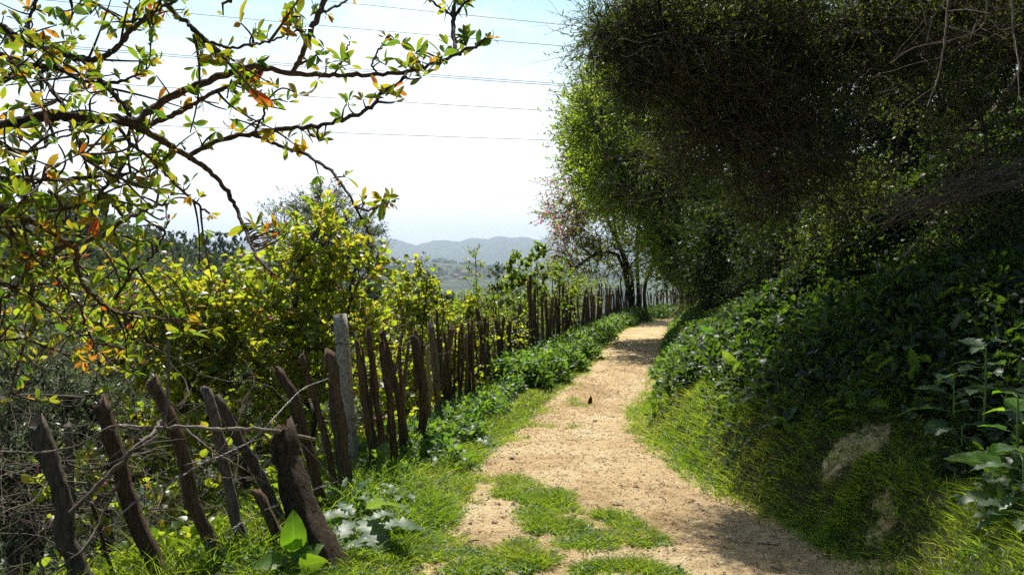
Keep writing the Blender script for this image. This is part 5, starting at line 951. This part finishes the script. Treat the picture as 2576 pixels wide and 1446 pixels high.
ros(1180, 1110, "thistle_plant", "thistle rosette where the verge narrows", "plant", 7, .17, LF_LOBED, M_THISTLE, group=G, tilt=.8)
ros(870, 1290, "thistle_plant", "thistle leaves rising right against the stout dark post", "plant", 7, .2, LF_LOBED, M_THISTLE, group=G, tilt=1.0, stem=.1)
ros(950, 1200, "dock_plant", "soft broad leaved plant below the forked stake", "plant", 8, .13, LF_BROAD, M_WEED, group=G, tilt=.9, stem=.12, wid=1.3)
G = "large thistles on the right bank"
D = 3.1
for (px, py, Dd, nl, s, la) in [(2560, 1010, 3.65, 8, .19, "tall broad leaved thistle at the right edge with one glowing yellow green leaf"), (2575, 1150, 3.45, 9, .16, "leafy thistle below the tallest one at the right edge"), (2520, 1250, 3.65, 8, .15, "lower thistle with hanging grey green leaves near the right corner"),
                               (2580, 1330, 3.35, 8, .15, "lowest thistle in the bottom right corner"), (2400, 960, 4.6, 9, .19, "shaded thistle higher on the bank left of the tallest one"), (2310, 1010, 5.4, 8, .17, "shaded thistle in the middle of the bank"),
                               (2480, 880, 4.4, 9, .17, "shaded thistle under the dark scrub at the right"), (2250, 930, 6.5, 8, .16, "small dark thistle beside the sunlit grass patch"), (2420, 1080, 4.4, 7, .15, "dim thistle above the bare soil patch")]:
    c = P(px, py, Dd); g_ = float(gz(c[0], c[1])); 
    if c[2] < g_: c[2] = g_
    z0 = c[2] - max(g_, c[2] - .38); rosette("thistle_plant", la, "plant", [c[0], c[1], c[2] - z0], int(nl * 1.6), s * 1.05, LF_BROAD if s == .19 and px > 2500 else LF_LOBED, M_DOCK if s == .19 and px > 2500 else M_THISTLE, G, tilt=.5, stem=z0 + .02, wid=1.25)
i_ = 0
wl_ = ["leaning over the path edge", "topped by shining leaves", "in full sun by the grass", "half in shade", "below the dark shrub", "with upright pale leaves", "beside the first bend edge", "among the deep green weeds"]
for (px, py, s, la) in [(1760, 905, .3, "upright broad leaved plant shining at the near corner of the far bank"), (1800, 870, .34, "tall upright leaves behind the shining corner plant"), (1830, 790, .4, "tall narrow leaved plant highest on the far bank"), (1850, 950, .24, "broad leaved plant in the middle of the weeds on the bank"),
                       (1930, 1010, .2, "dark rosette above the bare soil on the bank"), (1720, 860, .25, "small shining rosette nearest the path edge on the right"), (1900, 900, .22, "grey green rosette under the dark evergreen shrub"), (1980, 1080, .16, "small rosette left of the bare soil patch"), (1840, 1040, .17, "pale rosette in the sunlit grass of the bank")]:
    ros(px, py, "broadleaf_plant", la, "plant", 8, s * .8, LF_BROAD, M_WEED if i_ % 2 else M_THISTLE, group="broad leaved plants on the far bank", tilt=.95, stem=s * .25, wid=.9); i_ += 1

# small purple and yellow flowers
def flower(px, py, D, label, mat, s=.012, h=.05):
    p_ = P(px, py, D); g_ = float(gz(p_[0], p_[1])); p_[2] = max(p_[2], g_ + .03); t = thing("wildflower", [p_[0], p_[1], g_], label, "flower", "tiny wildflowers")
    a = np.arange(5) / 5 * 2 * math.pi; ax = np.stack([np.cos(a), -.6 + 0 * a, np.sin(a)], -1); mb = MB(); mb.add(*leaves(LF_ROUND, np.repeat(p_[None], 5, 0), ax, np.repeat([[0, -1., .5]], 5, 0), s, .5)); mb.build("petals", mat, t)
    mb = MB(); mb.add(*tubes(np.array([[[p_[0], p_[1], g_], p_ * .5 + np.array([p_[0], p_[1], g_]) * .5 + [.004, 0, 0], p_]]), np.full((1, 3), .0009), 4)); mb.build("stem", M_STALK, t)
M_YEL = flat_mat("yellow_petal", (.7, .55, .03), .6)
for a in [(1122, 1611 * .706, 5.9, "pink flower at the foot of the leaning posts", M_FLOWER, .012), (792, 1358, 4.3, "pink flower beside the glowing broad leaf", M_FLOWER, .012), (2478 - 0, 1045, 6, "faint purple flower high on the dark bank", M_FLOWER, .012), (1868, 1078, 7.6, "pink flower in the bank grass", M_FLOWER, .013),
          (1832, 1098, 7, "small mauve flower low in the bank grass", M_FLOWER, .012), (1810, 780, 22, "mauve flower above the shining weeds", M_FLOWER, .05), (1840, 792, 21, "second mauve flower above the shining weeds", M_FLOWER, .045), (1170, 1090, 7.4, "yellow flower on the left verge", M_YEL, .010),
          (1125, 1210, 5.7, "yellow flower near the path edge on the left", M_YEL, .009), (1160, 1130, 6.9, "yellow flower in the verge grass", M_YEL, .009)]: flower(*a)

# stones, chips and sticks on the path
def stone(px, py, s, label=None, mat=None, name="stone", sq_=(1, .8, .5)):
    p_ = PG(px, py); p_[2] = pz(p_[0], p_[1]); bm = np.array([rdir(1)[0] for _ in range(46)])
    import bmesh
    b_ = bmesh.new(); bmesh.ops.create_icosphere(b_, subdivisions=2, radius=1); g = np.random.default_rng(int(px * 7 + py)); k_ = g.normal(size=(3, 3)) * 1.5
    for v in b_.verts: c = np.array(v.co); f = 1 + .22 * np.sin(c @ k_[0] + 1) + .16 * np.sin(c @ k_[1] * 2) ; v.co = Vector(c * f * np.array(sq_) * s)
    me = bpy.data.meshes.new(name); b_.to_mesh(me); b_.free(); me.materials.append(mat or M_STONE); o = bpy.data.objects.new(name, me); COL.objects.link(o); o.location = [p_[0], p_[1], p_[2] + s * sq_[2] * .4]; o.rotation_euler = (g.normal() * .2, g.normal() * .2, g.random() * 6)
    tag(o, label, "stone", "stones on the path"); return o
for a in [(1497, 1060, .030, "largest reddish clod in the middle of the path"), (1470, 1062, .012, "small stone beside the largest reddish clod"), (1598, 1230, .022, "dark clod alone on the right half of the path"), (1612, 1229, .010, "crumb right of the lone dark clod"), (1485, 993, .018, "stone at the top of the small grass tuft"),
          (1250, 1270, .026, "brown clod left of the big grass patch"), (1290, 1272, .016, "small clod touching the big grass patch"), (1212, 1250, .014, "stone by the flat grey chip on the left"), (1245, 1322, .022, "rounded stone left of the grass on the lower path"), (1182, 1322, .013, "flat pale stone near the left verge"),
          (1345, 1358, .020, "long low stone at the edge of the grass patch"), (1640, 1362, .016, "dark pellet at the tip of the grass patch"), (1662, 1372, .014, "dark pellet with a twig at the tip of the grass patch"), (1300, 1145, .016, "clod on the left of the rough soil"), (1310, 1180, .015, "clod above the big grass patch"),
          (1438, 1005, .014, "pale stone left of the small tuft"), (1470, 975, .012, "small dark stone near the left weeds"), (1460, 968, .016, "brown stone by the left weeds further up"), (1770, 1290, .010, "small dark pebble in the dappled shade"), (1790, 1356, .010, "pebble low in the dappled shade"), (1320, 1430, .016, "pale stone in the lowest grass")]: stone(*a)
def chip(px, py, L, w_, ang, label, mat=M_CHIP, name="wood_chip"):
    p_ = PG(px, py); p_[2] = pz(p_[0], p_[1]) + .006; c, s = math.cos(ang), math.sin(ang); V = []
    for a, b_, h in ((-1, -1, 0), (1, -.8, .1), (.9, 1, 0), (-.8, .7, .2)):
        for z_ in (0, 1): V.append(p_ + np.array([(a * L * c - b_ * w_ * s) / 2, (a * L * s + b_ * w_ * c) / 2, z_ * .004 + h * .02]))
    o = mk(name, V, [[(1, 3, 5, 7), (0, 1, 3, 2), (2, 3, 5, 4), (4, 5, 7, 6), (6, 7, 1, 0)]], mat, smooth=False); tag(o, label, "wood chip", "pale chips on the path")
for a in [(1222, 1262, .05, .012, 1.2, "pale upright looking chip left of the brown clod"), (1276, 1228, .07, .012, .1, "long pale splinter above the grass patch"), (1450, 1060, .06, .02, .0, "flat pale chip left of the reddish clod"), (1560, 1272, .06, .012, -.3, "grey chip right of the grass patch"), (1480, 1328, .05, .012, 1.4, "grey chip standing by the dark twig"),
          (1495, 1300, .05, .02, -.2, "dark edged chip inside the grass"), (1395, 1005, .04, .016, .3, "pale chip by the left weeds"), (1290, 1160, .07, .02, -.2, "bleached bark scrap at the left edge"), (1360, 1270, .03, .01, .4, "tiny pale chip in the grass"), (2010, 1440, .09, .010, -.35, "pale straw splinter in the bottom right shade"), (2060, 1390, .07, .008, -.3, "thin straw near the grass clump at the right")]: chip(*a)
def stick(pts, r, label, side=1):
    p3 = [PG(*q_) for q_ in pts]; p3 = np.array([[a[0], a[1], pz(a[0], a[1]) + r + .004] for a in p3]); q_ = smooth_line(p3, 14); mb = MB(); mb.add(*tubes(q_[None], (np.linspace(r, r * .5, 14) * (1 + .15 * rng.normal(size=14)))[None], 6))
    for _ in range(side): i_ = rng.integers(4, 12); w = np.array([q_[i_], q_[i_] + nrm(rdir(1)[0] * [1, 1, .2]) * .03]); mb.add(*tubes(w[None], np.array([[r * .5, r * .3]]), 4))
    tag(mb.build("fallen_stick", M_DEADD), label, "stick", "sticks lying on the path")
stick([(1100, 1378), (1150, 1382), (1185, 1368), (1205, 1360)], .007, "forked dark stick at the left edge of the lower path", 2)
stick([(1444, 1308), (1465, 1294), (1475, 1286)], .005, "short dark twig right of the grass patch")
stick([(1525, 1312), (1550, 1322), (1560, 1330)], .005, "bent twig beside the grass patch")
stick([(1290, 1250), (1300, 1245), (1310, 1243)], .004, "small twig in the upper grass patch", 0)
stick([(1100, 1056 + 60), (1130, 1112)], .004, "thin twig on the left verge", 0)
stick([(1995, 1300), (2030, 1312), (2050, 1310)], .004, "thin pale twig at the foot of the bank", 0)
stick([(1905, 1370), (1960, 1378)], .004, "thin twig in the dappled shade", 0)
stick([(1545, 868), (1560, 862), (1575, 872)], .014, "dark twig lying far up the path")
# crumbs of soil: beyond counting
def crumbs(n_, y0, y1, s, name, label, mat, g=1.5, flat=.6):
    y = y0 + (y1 - y0) * rng.random(n_) ** g; x = xl(y) + (xr(y) - xl(y)) * (rng.random(n_)); k_ = fbm(x * 2, y * 2, 3, 66) + rng.random(n_) * .35 > .62; x, y = x[k_], y[k_]; n_ = len(x); z = pz(x, y)
    oc = nrm(np.array([(1, 0, 0), (-.5, .87, 0), (-.5, -.87, 0), (0, 0, 1), (.4, .3, .8)])); Fc = np.array([(0, 1, 3), (1, 2, 3), (2, 0, 3), (0, 1, 4)]); a = rng.random(n_) * 6.28; ca, sa = np.cos(a)[:, None], np.sin(a)[:, None]; ss = s * (.3 + rng.random(n_) ** 3 * 1.6)
    J = oc[None] * (1 + .35 * rng.normal(size=(n_, 5, 3))); V = np.stack([J[..., 0] * ca - J[..., 1] * sa, J[..., 0] * sa + J[..., 1] * ca, J[..., 2] * flat], -1) * ss[:, None, None] + np.stack([x, y, z - .002], -1)[:, None]
    Fs = [(Fc[None] + (np.arange(n_) * 5)[:, None, None]).reshape(-1, 3)]; A = np.repeat(rng.random(n_), 5)[:, None] * np.ones(3); o = mk(name, V.reshape(-1, 3), Fs, mat, None, A, smooth=False); tag(o, label, "soil crumbs", kind="stuff")
crumbs(34000, 3, 18, .0085, "soil_crumbs", "loose crumbs of dry soil scattered over the path", flat_mat("soil_crumb", (.34, .23, .13), .95, 0, .4, 60))
crumbs(7000, 3, 24, .010, "pale_crumbs", "pale bits of straw and chips scattered over the path", flat_mat("straw_crumb", (.58, .48, .32), .9), flat=.3)
n_ = 2600; y = 3 + 13 * rng.random(n_) ** 1.5; x = xl(y) + (xr(y) - xl(y)) * rng.random(n_); a = rng.random(n_) * 6.28; L = .012 + .05 * rng.random(n_) ** 2.5; t_ = np.linspace(-.5, .5, 4)
Pt = np.stack([x[:, None] + np.cos(a)[:, None] * L[:, None] * t_, y[:, None] + np.sin(a)[:, None] * L[:, None] * t_], -1) + rng.normal(size=(n_, 4, 2)) * L[:, None, None] * .08; Pt = np.concatenate([Pt, (pz(Pt[..., 0], Pt[..., 1]) + .003 + .004 * rng.random((n_, 4)))[..., None]], 2)
mb = MB(); mb.add(*tubes(Pt, (.0012 + .0016 * rng.random(n_))[:, None] * np.ones(4), 4)); tag(mb.build("path_litter", M_DEADP), "scraps of twig and straw littering the path", "litter", kind="stuff")
# the dark leaf tumbling above the path, and an insect by the wires
p_ = P(1481, 1016, 7.0); mb = MB(); mb.add(*leaves(LF_BROAD, p_[None], np.array([[.4, 0, .9]]), np.array([[.5, -1., .2]]), .075, .5, 1.0)); o = mb.build("dry_leaf", flat_mat("dry_leaf_brown", (.035, .018, .014), .8)); tag(o, "dark brown dry leaf tumbling just above the path", "leaf")

# ---------------------------------------------------------------- haze over the valley
hx = 13500; V = [(x, y, z) for z in (-420, 420) for x, y in ((-hx, -hx), (hx, -hx), (hx, hx), (-hx, hx))]
m = bpy.data.materials.new("haze_air"); m.use_nodes = True; n = m.node_tree.nodes; n.clear(); o_ = n.new("ShaderNodeOutputMaterial"); v = n.new("ShaderNodeVolumePrincipled")
v.inputs["Color"].default_value = (.68, .81, 1, 1); v.inputs["Density"].default_value = 1.35e-4; v.inputs["Anisotropy"].default_value = .55; m.node_tree.links.new(v.outputs[0], o_.inputs["Volume"])
hz = mk("haze", V, [[(3, 2, 1, 0), (4, 5, 6, 7), (0, 1, 5, 4), (1, 2, 6, 5), (2, 3, 7, 6), (3, 0, 4, 7)]], m, smooth=False); tag(hz, "pale blue haze over the valley and mountains", "haze", kind="stuff")
